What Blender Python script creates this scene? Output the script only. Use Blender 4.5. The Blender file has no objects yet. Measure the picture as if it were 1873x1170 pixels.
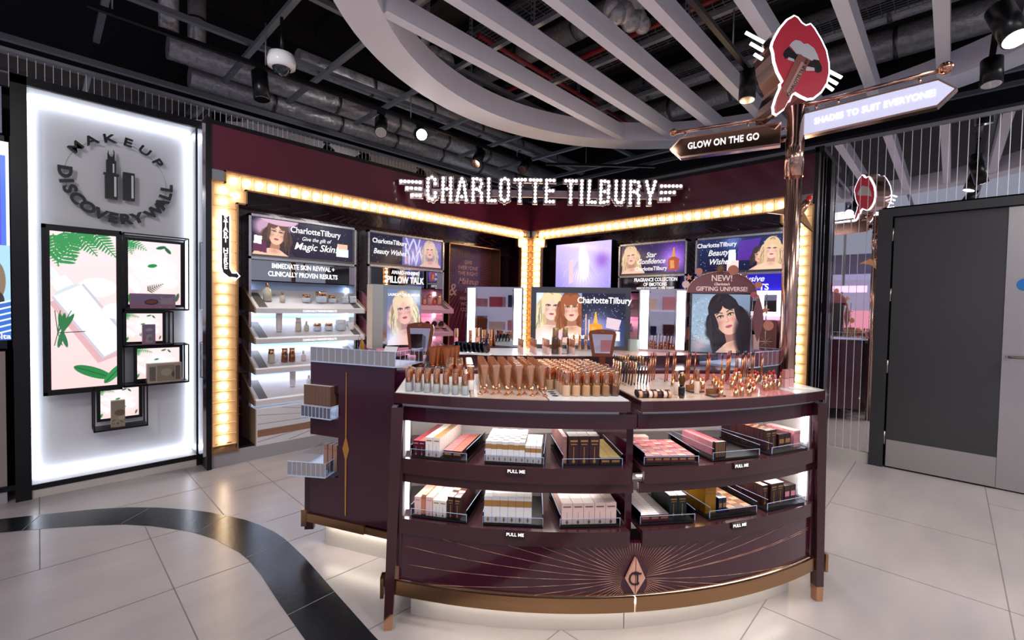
import bpy, math, random
import numpy as np
from mathutils import Vector, Matrix
random.seed(7)
# ------------------------------------------------------------------ camera, world, exposure
SC = bpy.context.scene
COL = SC.collection
FPX, YAW, PITCH, ROLL, CH = 833.78, 0.7662745, -0.0299406, 0.0180364, 1.45
_f = Vector((math.cos(PITCH)*math.cos(YAW), math.cos(PITCH)*math.sin(YAW), math.sin(PITCH)))
_r = Vector((math.sin(YAW), -math.cos(YAW), 0)); _u = _r.cross(_f)
_c, _s = math.cos(ROLL), math.sin(ROLL)
_r, _u = _c*_r+_s*_u, -_s*_r+_c*_u
cam = bpy.data.cameras.new('camera'); camo = bpy.data.objects.new('camera', cam); COL.objects.link(camo)
cam.sensor_width = 36; cam.lens = FPX/1873*36; cam.clip_start = .05; cam.clip_end = 60
m = Matrix((_r, _u, -_f)).transposed().to_4x4(); m.translation = (0, 0, CH); camo.matrix_world = m
SC.camera = camo
def ray(x, y): return _f*FPX+_r*(x-936.5)-_u*(y-585)
def pl(x, y, ax, v):                      # the point of a real plane seen at a place of the photograph
    d = ray(x, y); o = Vector((0, 0, CH)); return o+d*((v-o[ax])/d[ax])
def dep(x, y, D): return Vector((0, 0, CH))+ray(x, y)*(D/FPX)
wd = bpy.data.worlds.new('world'); SC.world = wd; wd.use_nodes = True
wd.node_tree.nodes['Background'].inputs[0].default_value = (.50, .52, .64, 1)
wd.node_tree.nodes['Background'].inputs[1].default_value = .60
vs = SC.view_settings; vs.view_transform = 'Standard'; vs.look = 'None'; vs.gamma = 1; vs.use_curve_mapping = False
vs.exposure = 0.24
try: SC.cycles.max_bounces = 7; SC.cycles.transparent_max_bounces = 12; SC.cycles.glossy_bounces = 5; SC.cycles.sample_clamp_indirect = 4; SC.cycles.caustics_reflective = False; SC.cycles.caustics_refractive = False
except Exception: pass
# added unseen area lights that lift the general brightness, mainly on the floor
def area(name, loc, sx, sy, power, col=(1, .95, .9), rot=(0, 0, 0)):
    l = bpy.data.lights.new(name, 'AREA'); l.shape = 'RECTANGLE'; l.size = sx; l.size_y = sy; l.energy = power; l.color = col
    o = bpy.data.objects.new(name, l); COL.objects.link(o); o.location = loc; o.rotation_euler = rot; return o
area('fill_area_light', (-.6, -1.6, 3.6), 1.4, 1.4, 25)
area('fill_area_light', (1.6, -2.2, 3.6), 1.4, 1.4, 45)
area('fill_area_light', (-1.6, 1.6, 3.6), 1.4, 1.4, 18)
area('fill_area_light', (4.6, -2.0, 3.6), 1.2, 1.2, 85)
# ------------------------------------------------------------------ materials
def lin(c): return tuple(((v/12.92) if v <= .04045 else ((v+.055)/1.055)**2.4) for v in c)
def hx(s): return lin(tuple(int(s[i:i+2], 16)/255 for i in (0, 2, 4)))
MATS = {}
def mat(name, col='808080', rough=.5, metal=0, emis=None, es=0, coat=0, noise=None, bump=0, trans=0, alpha=None, spec=.5):
    if name in MATS: return MATS[name]
    m = bpy.data.materials.new(name); m.use_nodes = True; nt = m.node_tree; b = nt.nodes['Principled BSDF']
    c = hx(col) if isinstance(col, str) else col
    b.inputs['Base Color'].default_value = (*c, 1); b.inputs['Roughness'].default_value = rough; b.inputs['Metallic'].default_value = metal
    b.inputs['Coat Weight'].default_value = coat; b.inputs['Coat Roughness'].default_value = .06
    b.inputs['Specular IOR Level'].default_value = spec
    if trans: b.inputs['Transmission Weight'].default_value = trans; b.inputs['IOR'].default_value = 1.3
    if emis: b.inputs['Emission Color'].default_value = (*(hx(emis) if isinstance(emis, str) else emis), 1); b.inputs['Emission Strength'].default_value = es
    if noise:                              # (scale, amount, stretch) mottles the base colour a little
        tc = nt.nodes.new('ShaderNodeTexCoord'); mp = nt.nodes.new('ShaderNodeMapping'); nz = nt.nodes.new('ShaderNodeTexNoise'); mx = nt.nodes.new('ShaderNodeMix')
        mx.data_type = 'RGBA'; mp.inputs['Scale'].default_value = noise[2] if len(noise) > 2 else (1, 1, 1)
        nz.inputs['Scale'].default_value = noise[0]; nz.inputs['Detail'].default_value = 5
        nt.links.new(tc.outputs['Object'], mp.inputs[0]); nt.links.new(mp.outputs[0], nz.inputs['Vector']); nt.links.new(nz.outputs['Fac'], mx.inputs[0])
        a = noise[1]; mx.inputs[6].default_value = (*[v*(1-a) for v in c], 1); mx.inputs[7].default_value = (*[min(1, v*(1+a)) for v in c], 1)
        nt.links.new(mx.outputs[2], b.inputs['Base Color'])
        if bump:
            bp = nt.nodes.new('ShaderNodeBump'); bp.inputs['Strength'].default_value = bump; bp.inputs['Distance'].default_value = .01
            nt.links.new(nz.outputs['Fac'], bp.inputs['Height']); nt.links.new(bp.outputs[0], b.inputs['Normal'])
    MATS[name] = m; return m
def clearmat(name, tint=(.97, .985, 1), gl=.10):
    m = bpy.data.materials.new(name); m.use_nodes = True; nt = m.node_tree; nt.nodes.clear()
    o = nt.nodes.new('ShaderNodeOutputMaterial'); t = nt.nodes.new('ShaderNodeBsdfTransparent'); g = nt.nodes.new('ShaderNodeBsdfGlossy'); x = nt.nodes.new('ShaderNodeMixShader'); lw = nt.nodes.new('ShaderNodeLayerWeight')
    t.inputs[0].default_value = (*tint, 1); g.inputs['Roughness'].default_value = .03; lw.inputs[0].default_value = gl
    nt.links.new(lw.outputs['Fresnel'], x.inputs[0]); nt.links.new(t.outputs[0], x.inputs[1]); nt.links.new(g.outputs[0], x.inputs[2]); nt.links.new(x.outputs[0], o.inputs[0]); MATS[name] = m; return m
MAROON = mat('maroon_lacquer', '3e1022', .16, coat=.6, spec=.5)
MAROON2 = mat('maroon_fascia', '55142a', .2, coat=.5)
BROWN = mat('brown_lacquer', '3c1d22', .2, coat=.4)
BLACKM = mat('black_metal', '0d0d11', .3, .3)
BLACK = mat('matt_black', '0a0a0c', .6)
DARKG = mat('charcoal_paint', '2f3033', .45)
GOLD = mat('brushed_gold', 'b08a64', .28, 1, noise=(3, .12, (.3, .3, 40)))
GOLDL = mat('gold_trough', 'e6c89c', .45, .45)
ROSE = mat('rose_gold', 'd9a184', .16, 1)
ROSEL = mat('rose_gold_line', 'd8a48c', .35, .6)
COPPER = mat('copper_cap', 'e2ac86', .14, 1)
POLE = mat('rose_gold_mirror', 'c8a494', .17, 1)
CHROME = mat('chrome', 'c9c9cc', .08, 1)
STEEL = mat('brushed_steel', 'b6b3b2', .32, .8, noise=(4, .1, (.2, 60, 60)))
MIRROR = mat('mirror', 'c2c2c6', .015, 1)
WHITE = mat('white_paint', 'e6e6ea', .45)
WHITEB = mat('white_beam_paint', 'f0f0fa', .5)
WHITEG = mat('white_gloss', 'ecebee', .18, coat=.4)
CREAM = mat('plinth_off_white', 'c9c4bd', .35)
GREYP = mat('plinth_grey', 'a3a1a5', .45)
BEIGE = mat('beige_wall', '9c8c88', .5)
TEXTW = mat('white_lettering', 'f2f2f4', .4, emis='ffffff', es=.7)
LEDW = mat('white_led', 'ffffff', .4, emis='f2f6ff', es=8)
LEDC = mat('cool_led', 'ffffff', .4, emis='e2edff', es=6)
NEON = mat('white_neon', 'ffffff', .4, emis='e9efff', es=3)
BULB = mat('warm_bulb', 'fff4dc', .3, emis='ffe6c4', es=11)
BULBW = mat('white_sign_bulb', 'ffffff', .3, emis='ffeeee', es=6)
LENS = mat('lamp_lens', 'ffffff', .3, emis='ffffff', es=14)
LENSD = mat('lamp_reflector', 'd0d0d0', .1, 1)
GALV = mat('galvanised_steel', '85888e', .45, .45)
FOIL = mat('foil_duct', 'cdc8c8', .32, .4, noise=(22, .5), bump=1.0)
PIPE = mat('dark_pipe', '39393f', .5, .3)
REDP = mat('red_pipe', '8c1e22', .4)
CONC = mat('dark_concrete', '1c1b20', .9)
WOOD = mat('pale_wood', 'a88a72', .5, noise=(5, .15, (8, 8, 1)))
PINKW = mat('pink_panel', 'd58fa8', .4)
SKYP = mat('pale_blue_panel', 'b9d2f6', .4)
ACR = clearmat('clear_acrylic', (.95, .97, .99), .12)
ACE = mat('acrylic_edge_glow', 'b9c4de', .25, emis='b9c9f0', es=.14)  # faint blue emission stands in for light caught in the edges
GLASS = clearmat('clear_glass', (.95, .96, .96), .2)
ICE = mat('frosted_glass', 'd9dcde', .12, trans=.5)
AMBER = mat('amber_perfume', 'c98a18', .08, trans=.5, coat=.5)
PINKC = mat('pink_print', 'd98f9a', .45)
BLUSH = mat('blush_print', 'e9c9bf', .4)
IVORY = mat('ivory_print', 'ece4dd', .4)
MARP = mat('maroon_print', '4a1420', .35)
DBROWN = mat('dark_brown_print', '35181a', .35)
GOLDP = mat('gold_print', 'b98d55', .35, .5)
PEACH = mat('peach_print', 'd98d72', .4)
REDG = mat('red_gloss', 'c3141c', .12, coat=.5)
CORAL = mat('coral_gloss', 'd8603e', .12, coat=.5)
PINKG = mat('pink_gloss', 'd7708a', .15, coat=.5)
LILAC = mat('lilac_gloss', 'a99ad8', .2)
NAVY = mat('navy_gloss', '141a44', .15)
BLKG = mat('black_gloss', '08070a', .08, coat=.6)
WINE = mat('wine_gloss', '5a0d1c', .12, coat=.5)
BROZ = mat('bronze_tube', 'b06a43', .2, .85)
TUBE = mat('blush_metal_tube', 'dba984', .22, .85)
LAV = mat('lavender_panel', 'a092b4', .4)
SHADES = [mat('foundation_shade_%d' % i, c, .25, coat=.5) for i, c in enumerate(['c9a383', 'bd9472', 'b08560', 'a17850', '8d6440', '5b3a2a'])]
# ------------------------------------------------------------------ mesh collecting
class MB:
    def __init__(s): s.v = []; s.f = []; s.m = []; s.k = 0; s.x = None; s.sm = False; s.smf = []
    def add(s, vs_, fs, smooth=False):
        n = len(s.v)
        for p in vs_:
            p = Vector(p)
            if s.x is not None: p = s.x @ p
            s.v.append(tuple(p))
        for q in fs: s.f.append(tuple(n+i for i in q)); s.m.append(s.k); s.smf.append(smooth)
        return s
    def box(s, x0, x1, y0, y1, z0, z1):
        return s.add([(x0, y0, z0), (x1, y0, z0), (x1, y1, z0), (x0, y1, z0), (x0, y0, z1), (x1, y0, z1), (x1, y1, z1), (x0, y1, z1)],
                     [(0, 3, 2, 1), (4, 5, 6, 7), (0, 1, 5, 4), (1, 2, 6, 5), (2, 3, 7, 6), (3, 0, 4, 7)])
    def bar(s, a, b, w, h, up=(0, 0, 1)):  # a beam of section w x h from a to b
        a, b = Vector(a), Vector(b); d = (b-a).normalized(); up = Vector(up)
        if abs(d.dot(up)) > .98: up = Vector((1, 0, 0))
        sx = d.cross(up).normalized(); sy = sx.cross(d)
        vs_ = [p+sx*i*w/2+sy*j*h/2 for p in (a, b) for i, j in ((-1, -1), (1, -1), (1, 1), (-1, 1))]
        return s.add(vs_, [(0, 3, 2, 1), (4, 5, 6, 7), (0, 1, 5, 4), (1, 2, 6, 5), (2, 3, 7, 6), (3, 0, 4, 7)])
    def prism(s, pts, z0, z1, plane='xy'):  # polygon extruded; plane 'xz' means polygon in x,z and z0..z1 run along y
        n = len(pts)
        area2 = sum(pts[i][0]*pts[(i+1) % n][1]-pts[(i+1) % n][0]*pts[i][1] for i in range(n))
        if area2 < 0: pts = pts[::-1]
        if plane == 'xy': V = [(a, b, z0) for a, b in pts]+[(a, b, z1) for a, b in pts]; fl = False
        elif plane == 'xz': V = [(a, z0, b) for a, b in pts]+[(a, z1, b) for a, b in pts]; fl = True
        else: V = [(z0, a, b) for a, b in pts]+[(z1, a, b) for a, b in pts]; fl = False
        F = [tuple(range(n))[::-1], tuple(range(n, 2*n))]+[(i, (i+1) % n, n+(i+1) % n, n+i) for i in range(n)]
        if fl: F = [q[::-1] for q in F]
        return s.add(V, F)
    def lathe(s, prof, cx=0, cy=0, cz=0, n=14, sx=1, sy=1, caps=True):
        V = []; F = []
        for r, z in prof:
            for i in range(n):
                a = 2*math.pi*i/n; V.append((cx+r*math.cos(a)*sx, cy+r*math.sin(a)*sy, cz+z))
        for j in range(len(prof)-1):
            for i in range(n): k = (i+1) % n; F.append((j*n+i, j*n+k, (j+1)*n+k, (j+1)*n+i))
        s.add(V, F, True)
        if caps:
            m_ = len(prof)
            base = len(s.v)-len(V)
            if prof[0][0] > 1e-4: s.f.append(tuple(base+i for i in range(n))[::-1]); s.m.append(s.k); s.smf.append(False)
            if prof[-1][0] > 1e-4: s.f.append(tuple(base+(m_-1)*n+i for i in range(n))); s.m.append(s.k); s.smf.append(False)
        return s
    def cyl(s, a, b, r0, r1=None, n=12):
        r1 = r0 if r1 is None else r1; a, b = Vector(a), Vector(b); d = (b-a).normalized()
        t = Vector((0, 0, 1)) if abs(d.z) < .9 else Vector((1, 0, 0)); e = d.cross(t).normalized(); g = d.cross(e)
        V = [p+(e*math.cos(2*math.pi*i/n)+g*math.sin(2*math.pi*i/n))*r for p, r in ((a, r0), (b, r1)) for i in range(n)]
        s.add(V, [(i, n+i, n+(i+1) % n, (i+1) % n) for i in range(n)], True)
        base = len(s.v)-2*n
        s.f += [tuple(base+i for i in range(n)), tuple(base+n+i for i in range(n))[::-1]]; s.m += [s.k]*2; s.smf += [False]*2
        return s
    def tube(s, pts, r, n=8):
        for a, b in zip(pts, pts[1:]): s.cyl(a, b, r, n=n)
        return s
    def ball(s, c, r, sx=1, sy=1, sz=1, n=12, m_=8):
        pr = [(r*math.sin(math.pi*j/m_), -r*sz*math.cos(math.pi*j/m_)) for j in range(m_+1)]
        pr[0] = (1e-5, pr[0][1]); pr[-1] = (1e-5, pr[-1][1])
        return s.lathe(pr, c[0], c[1], c[2], n, sx, sy, caps=False)
    def build(s, name, mats, parent=None, bevel=0, kind=None, loc=None):
        me = bpy.data.meshes.new(name); me.from_pydata(s.v, [], s.f)
        for mm in (mats if isinstance(mats, (list, tuple)) else [mats]): me.materials.append(mm)
        me.polygons.foreach_set('material_index', s.m); me.polygons.foreach_set('use_smooth', s.smf); me.update()
        o = bpy.data.objects.new(name, me); COL.objects.link(o)
        if parent is not None: o.parent = parent
        if loc is not None: o.location = loc
        if kind: o['kind'] = kind
        if bevel:
            b = o.modifiers.new('bevel', 'BEVEL'); b.width = bevel; b.segments = 2; b.limit_method = 'ANGLE'
        return o
def thing(name, label, cat, loc=(0, 0, 0), rz=0, group=None):
    o = bpy.data.objects.new(name, None); COL.objects.link(o); o.location = loc; o.rotation_euler = (0, 0, rz)
    return tag(o, label, cat, group)
def tag(o, label, cat, group=None):
    o['label'] = label; o['category'] = cat
    if group: o['group'] = group
    return o
KIDS = {}
def dup(root, loc=None, rz=None, label=None, group=None, swap=None):
    r = root.copy(); COL.objects.link(r)
    if loc is not None: r.location = loc
    if rz is not None: r.rotation_euler = (r.rotation_euler[0], r.rotation_euler[1], rz)
    if label: r['label'] = label
    if group: r['group'] = group
    key = root.name
    if key not in KIDS: KIDS[key] = [(c, list(c.children)) for c in root.children]
    for c, gs in KIDS[key]:
        k = c.copy(); COL.objects.link(k); k.parent = r
        if swap and c.name.split('.')[0] in swap: k.data = swap[c.name.split('.')[0]]
        for g in gs: h = g.copy(); COL.objects.link(h); h.parent = k
    return r
ORD = ['first', 'second', 'third', 'fourth', 'fifth', 'sixth', 'seventh', 'eighth', 'ninth', 'tenth', 'eleventh', 'twelfth', 'thirteenth', 'fourteenth', 'fifteenth', 'sixteenth', 'seventeenth', 'eighteenth', 'nineteenth', 'twentieth']
ORD += ['twenty-'+ORD[i] for i in range(9)]+['thirtieth']+['thirty-'+ORD[i] for i in range(9)]+['fortieth']+['forty-'+ORD[i] for i in range(9)]
def text(body, size, mt, parent=None, x=0, y=0, z=0, name='lettering', depth=.002, sx=1, bold=0, align='CENTER', shear=0, rot=0, space=1):
    cu = bpy.data.curves.new('t', 'FONT'); cu.body = body; cu.size = size; cu.align_x = align; cu.align_y = 'CENTER'; cu.extrude = depth/2; cu.offset = bold; cu.shear = shear; cu.space_character = space; cu.resolution_u = 3
    t = bpy.data.objects.new('t', cu); COL.objects.link(t)
    dg = bpy.context.evaluated_depsgraph_get(); dg.update()
    me = bpy.data.meshes.new_from_object(t.evaluated_get(dg)); bpy.data.objects.remove(t); bpy.data.curves.remove(cu)
    n = len(me.vertices); co = np.empty(n*3); me.vertices.foreach_get('co', co); co = co.reshape(-1, 3)
    X, Z = co[:, 0]*sx, co[:, 1].copy(); cr, sr = math.cos(rot), math.sin(rot)
    out = np.stack([X*cr-Z*sr+x, -co[:, 2]+y, X*sr+Z*cr+z], 1)
    me.vertices.foreach_set('co', out.ravel()); me.update(); me.materials.clear(); me.materials.append(mt)
    o = bpy.data.objects.new(name, me); COL.objects.link(o)
    if parent is not None: o.parent = parent
    return o
# ------------------------------------------------------------------ printed pictures: a fine grid of coloured points
class Art:
    def __init__(s, w, h, n, bg='000000', bg2=None):
        s.a = w/h; s.nx = n; s.ny = max(4, int(n/s.a)); xs = (np.arange(s.nx)+.5)/s.nx*s.a; ys = (np.arange(s.ny)+.5)/s.ny
        s.X, s.Y = np.meshgrid(xs, ys); s.C = np.zeros((s.ny, s.nx, 3)); c = np.array(s.rgb(bg)); s.C[:] = c
        if bg2: s.C[:] = c*(1-s.Y[..., None])+np.array(s.rgb(bg2))*s.Y[..., None]
        s.px = 1/s.ny
    @staticmethod
    def rgb(c): return tuple(int(c[i:i+2], 16)/255 for i in (0, 2, 4)) if isinstance(c, str) else c
    def put(s, mask, col, op=1): mask = np.clip(mask*op, 0, 1)[..., None]; s.C = s.C*(1-mask)+np.array(s.rgb(col))*mask; return s
    def ell(s, cx, cy, rx, ry, col, rot=0, soft=0, op=1):
        c, n = math.cos(rot), math.sin(rot); dx, dy = s.X-cx, s.Y-cy; u = (dx*c+dy*n)/rx; v = (-dx*n+dy*c)/ry; d = np.sqrt(u*u+v*v)
        w = max(soft, s.px/min(rx, ry)); return s.put((1-d)/w+.5, col, op)
    def glow(s, cx, cy, r, col, op=1): d = np.sqrt((s.X-cx)**2+(s.Y-cy)**2)/r; return s.put(np.exp(-d*d*2), col, op)
    def poly(s, pts, col, op=1):
        ins = np.zeros(s.X.shape, bool); n = len(pts)
        for i in range(n):
            (x1, y1), (x2, y2) = pts[i], pts[(i+1) % n]
            if y1 == y2: continue
            ins ^= ((s.Y > min(y1, y2)) & (s.Y <= max(y1, y2)) & (s.X < x1+(s.Y-y1)*(x2-x1)/(y2-y1)))
        return s.put(ins.astype(float), col, op)
    def line(s, p, q, w, col, op=1):
        p, q = np.array(p, float), np.array(q, float); d = q-p; L2 = (d*d).sum()+1e-9
        t = np.clip(((s.X-p[0])*d[0]+(s.Y-p[1])*d[1])/L2, 0, 1); D = np.hypot(s.X-p[0]-t*d[0], s.Y-p[1]-t*d[1]); return s.put((w/2-D)/s.px+.5, col, op)
    def path(s, pts, w, col, op=1):
        for a, b in zip(pts, pts[1:]): s.line(a, b, w, col, op)
        return s
    def dots(s, n, col, r=.008, box=(0, 1, 0, 1), seed=1):
        R = random.Random(seed)
        for _ in range(n): s.ell(s.a*(box[0]+(box[1]-box[0])*R.random()), box[2]+(box[3]-box[2])*R.random(), r*R.uniform(.4, 1), r*R.uniform(.4, 1), col, soft=.8)
        return s
    def woman(s, cx, cy, k, hair='c9a070', skin='e8bda4', shade='b9846c', lips='b4475a', dress=None, tilt=0, hair2=None, fringe=False, long=1.0, waves=5):
        c, n = math.cos(tilt), math.sin(tilt); hair2 = hair2 or hair
        P = lambda x, y: (cx+k*(x*c-y*n), cy+k*(x*n+y*c)); E = lambda x, y, rx, ry, col, r=0, **kw: s.ell(*P(x, y), rx*k, ry*k, col, tilt+r, **kw)
        E(0, .12, .35, .47, hair2); E(-.28, -.38*long, .19, .62*long, hair2, .1); E(.28, -.38*long, .19, .62*long, hair2, -.1)
        for i in range(waves):
            E(-.36-.05*(i % 2), -.1-.22*long*i, .13, .17, hair, .4, op=.85, soft=.4); E(.36+.05*(i % 2), -.1-.22*long*i, .13, .17, hair, -.4, op=.85, soft=.4)
        RR_ = random.Random(int(cx*100)+int(k*100)); hd = tuple(v*.62 for v in s.rgb(hair)); hl_ = tuple(min(1, v*1.18+.04) for v in s.rgb(hair))
        for i in range(46):
            sg = RR_.choice((-1, 1)); o = RR_.uniform(.02, .20); e_ = -.25-.75*long*RR_.uniform(.5, 1.0); ph = RR_.random()*6
            pts = [P(sg*(.02+.3*min(1, t_*2.2)**.6+o*t_+.035*math.sin(ph+t_*9)), .56-.12*o*3+(e_-.5)*t_) for t_ in (0, .12, .25, .4, .55, .7, .85, 1)]; s.path(pts, .022*k, RR_.choice((hd, hl_, s.rgb(hair), hd)), .55)
        s.poly([P(-.13, -.2), P(.13, -.2), P(.16, -.62), P(-.16, -.62)], shade)
        s.poly([P(-.16, -.55), P(.16, -.55), P(.62, -.78), P(.85, -1.6), P(-.85, -1.6), P(-.62, -.78)], skin)
        E(0, -.62, .17, .1, shade, op=.35, soft=.8)
        if dress: s.poly([P(-.5, -1.0), P(-.25, -1.08), P(0, -1.15), P(.25, -1.08), P(.5, -1.0), P(.7, -1.9), P(-.7, -1.9)], dress)
        E(0, 0, .27, .37, skin); E(0, -.16, .215, .24, skin); E(-.2, -.1, .07, .18, shade, op=.35, soft=.9); E(.2, -.1, .07, .18, shade, op=.25, soft=.9)
        for sg in (-1, 1):
            E(sg*.13, -.07, .075, .05, lips, op=.22, soft=.9); E(sg*.115, .06, .078, .040, '6a4238', op=.75, soft=.6)
            E(sg*.115, .05, .052, .020, 'f4efec'); E(sg*.115, .05, .020, .021, '3b2a22'); s.path([P(sg*.055, .052), P(sg*.11, .078), P(sg*.185, .064)], .020*k, '1c100e'); s.path([P(sg*.05, .125), P(sg*.12, .155), P(sg*.19, .125)], .02*k, hair if hair != 'e6c99a' else '8d6844')
        s.path([P(.02, .03), P(.035, -.08), P(.0, -.105), P(-.03, -.095)], .013*k, shade, .6)
        E(0, -.20, .078, .024, lips); E(0, -.222, .062, .022, lips); s.line(P(-.07, -.205), P(.07, -.205), .008*k, '6a2430')
        E(-.16, .30, .17, .14, hair, .5); E(.16, .30, .17, .14, hair, -.5); E(-.27, .08, .055, .28, hair, .1); E(.27, .08, .055, .28, hair, -.1)
        if fringe: E(0, .24, .26, .12, hair); E(-.1, .17, .1, .09, hair, .3); E(.1, .17, .1, .09, hair, -.3)
        return s
    def fern(s, p, q, w, col, n=11):
        p, q = np.array(p), np.array(q); d = q-p; L = np.hypot(*d); d = d/L; m_ = np.array([-d[1], d[0]]); s.line(p, q, .006, col)
        for i in range(n):
            t = (i+.5)/n; c = p+d*L*t; k = w*(1-t)**.7
            for sg in (-1, 1): e = c+(m_*sg*.9+d*.45)*k*.5; s.ell(*e, k*.56, k*.13, col, math.atan2(*(m_*sg*.9+d*.45)[::-1]))
        return s
    def leaf(s, cx, cy, L, w, rot, col): s.ell(cx, cy, L/2, w/2, col, rot); s.line((cx-L/2*math.cos(rot), cy-L/2*math.sin(rot)), (cx+L/2*math.cos(rot), cy+L/2*math.sin(rot)), .004, '0d4a24'); return s
AM = {}
def artmat(es, gloss=.15):
    k = (es, gloss)
    if k in AM: return AM[k]
    m = bpy.data.materials.new('printed_picture'); m.use_nodes = True; nt = m.node_tree; b = nt.nodes['Principled BSDF']
    at = nt.nodes.new('ShaderNodeAttribute'); at.attribute_name = 'Col'
    b.inputs['Roughness'].default_value = gloss; nt.links.new(at.outputs['Color'], b.inputs['Base Color'])
    if es: nt.links.new(at.outputs['Color'], b.inputs['Emission Color']); b.inputs['Emission Strength'].default_value = es
    if es: # a lit picture shows mostly its own light
        mx = nt.nodes.new('ShaderNodeMix'); mx.data_type = 'RGBA'; mx.inputs[0].default_value = .85; mx.inputs[7].default_value = (.02, .02, .02, 1)
        nt.links.new(at.outputs['Color'], mx.inputs[6]); nt.links.new(mx.outputs[2], b.inputs['Base Color'])
    AM[k] = m; return m
def picture(art, w, h, x0, y, z0, parent=None, name='picture', es=1.3, gloss=.15):   # x0..x0+w, z0..z0+h, facing -y
    nx, ny = art.nx, art.ny; xs = np.linspace(x0, x0+w, nx+1); zs = np.linspace(z0, z0+h, ny+1); X, Z = np.meshgrid(xs, zs)
    V = np.stack([X, np.full_like(X, y), Z], -1).reshape(-1, 3); i, j = np.meshgrid(np.arange(nx), np.arange(ny)); b = (j*(nx+1)+i).ravel()
    me = bpy.data.meshes.new(name); me.vertices.add(len(V)); me.vertices.foreach_set('co', V.ravel()); nf = len(b)
    F = np.stack([b, b+1, b+nx+2, b+nx+1], 1).astype(np.int32); me.loops.add(nf*4); me.loops.foreach_set('vertex_index', F.ravel()); me.polygons.add(nf)
    me.polygons.foreach_set('loop_start', np.arange(nf, dtype=np.int32)*4); me.update()
    c = art.C.reshape(-1, 3); c = np.where(c <= .04045, c/12.92, ((c+.055)/1.055)**2.4); ca = me.color_attributes.new('Col', 'FLOAT_COLOR', 'CORNER')
    ca.data.foreach_set('color', np.repeat(np.concatenate([c, np.ones((nf, 1))], 1), 4, axis=0).astype(np.float32).ravel())
    me.materials.append(artmat(es, gloss)); o = bpy.data.objects.new(name, me); COL.objects.link(o)
    if parent is not None: o.parent = parent
    return o
# ================================================================== THE SETTING
def structure(o): o['kind'] = 'structure'; return o
def tile_mat():
    m = bpy.data.materials.new('polished_floor_tile'); m.use_nodes = True; nt = m.node_tree; b = nt.nodes['Principled BSDF']
    tc = nt.nodes.new('ShaderNodeTexCoord'); n1 = nt.nodes.new('ShaderNodeTexNoise'); n1.inputs['Scale'].default_value = 1.6; n1.inputs['Detail'].default_value = 6
    mp = nt.nodes.new('ShaderNodeMapping'); mp.inputs['Scale'].default_value = (1, 3, 1); rp = nt.nodes.new('ShaderNodeMix'); rp.data_type = 'RGBA'
    nt.links.new(tc.outputs['Object'], mp.inputs[0]); nt.links.new(mp.outputs[0], n1.inputs['Vector']); nt.links.new(n1.outputs['Fac'], rp.inputs[0])
    rp.inputs[6].default_value = (*hx('938a8e'), 1); rp.inputs[7].default_value = (*hx('ada5a3'), 1); nt.links.new(rp.outputs[2], b.inputs['Base Color'])
    b.inputs['Roughness'].default_value = .27; b.inputs['Specular IOR Level'].default_value = .45; return m
fl = MB().box(-5, 9, -5, 9, -.1, 0).build('floor', tile_mat()); structure(fl)
g = MB()
def gx(y, x0, x1): g.box(x0, x1, y-.0025, y+.0025, .0002, .0006)
def gy(x, y0, y1): g.box(x-.0025, x+.0025, y0, y1, .0002, .0006)
for y in (-2.0, -1.13, -.255, .62): gx(y, -5, 6)
gx(1.22, -5, 6); gx(1.82, 1.0, 6)
for y in (2.07, 2.77, 3.46, 4.14): gx(y, -5, .95)
for y in (2.31, 2.85, 3.21, 3.9): gx(y, 1.03, 5)
for x, a, b_ in ((3.29, -5, .62), (4.18, -.255, .62), (2.45, -5, .62), (5.05, -1.13, -.255), (1.62, .62, 1.82), (2.45, 1.2, 1.3), (.46, 2.0, 3.7), (.86, 3.46, 4.75), (-.008, 3.46, 4.75), (-.5, 2.0, 3.46), (1.9, -5, .62), (1.0, -5, 1.0), (0, -5, 2.0), (-1, -5, 3.46), (1.3, 3.21, 4.55), (2.2, 3.9, 4.5)): gy(x, a, b_)
g.build('grout_lines', mat('grout', '6f6865', .7), fl)
outer = [(-2.2, 4.75), (-1.2, 4.68), (-.6, 4.57), (-.188, 4.43), (.003, 4.339), (.255, 4.207), (.42, 4.09), (.564, 3.947), (.712, 3.76), (.80, 3.62), (.867, 3.488), (.94, 3.33), (.987, 3.179), (1.02, 3.03), (1.035, 2.88), (1.038, 2.6), (1.02, 2.19), (1.005, 1.8), (.99, 1.0), (.98, -5)]
inner = [(-2.2, 4.49), (-1.2, 4.42), (-.6, 4.31), (-.178, 4.171), (.002, 4.067), (.236, 3.903), (.37, 3.79), (.489, 3.648), (.601, 3.47), (.65, 3.39), (.688, 3.294), (.735, 3.17), (.762, 3.043), (.79, 2.92), (.804, 2.799), (.806, 2.59), (.792, 2.31), (.783, 2.0), (.775, 1.0), (.76, -5)]
b = MB(); n = len(outer)
b.add([(x, y, .0014) for x, y in outer]+[(x, y, .0014) for x, y in inner], [(i, n+i, n+i+1, i+1) for i in range(n-1)])
band = b.build('inlay_band', mat('black_slate_tile', '17181d', .2, noise=(25, .35), bump=.05), fl)
gb = MB()
for a, c in (((-.006, 4.327), (-.084, 4.124)), ((.522, 3.974), (.356, 3.815)), ((.864, 3.478), (.667, 3.354)), ((1.035, 2.863), (.806, 2.83)), ((1.02, 2.185), (.788, 2.168)), ((1.0, 1.4), (.775, 1.4))): gb.bar((*a, .0016), (*c, .0016), .004, .0006)
gb.build('band_joints', mat('light_joint', '77757a', .6), band)
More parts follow.
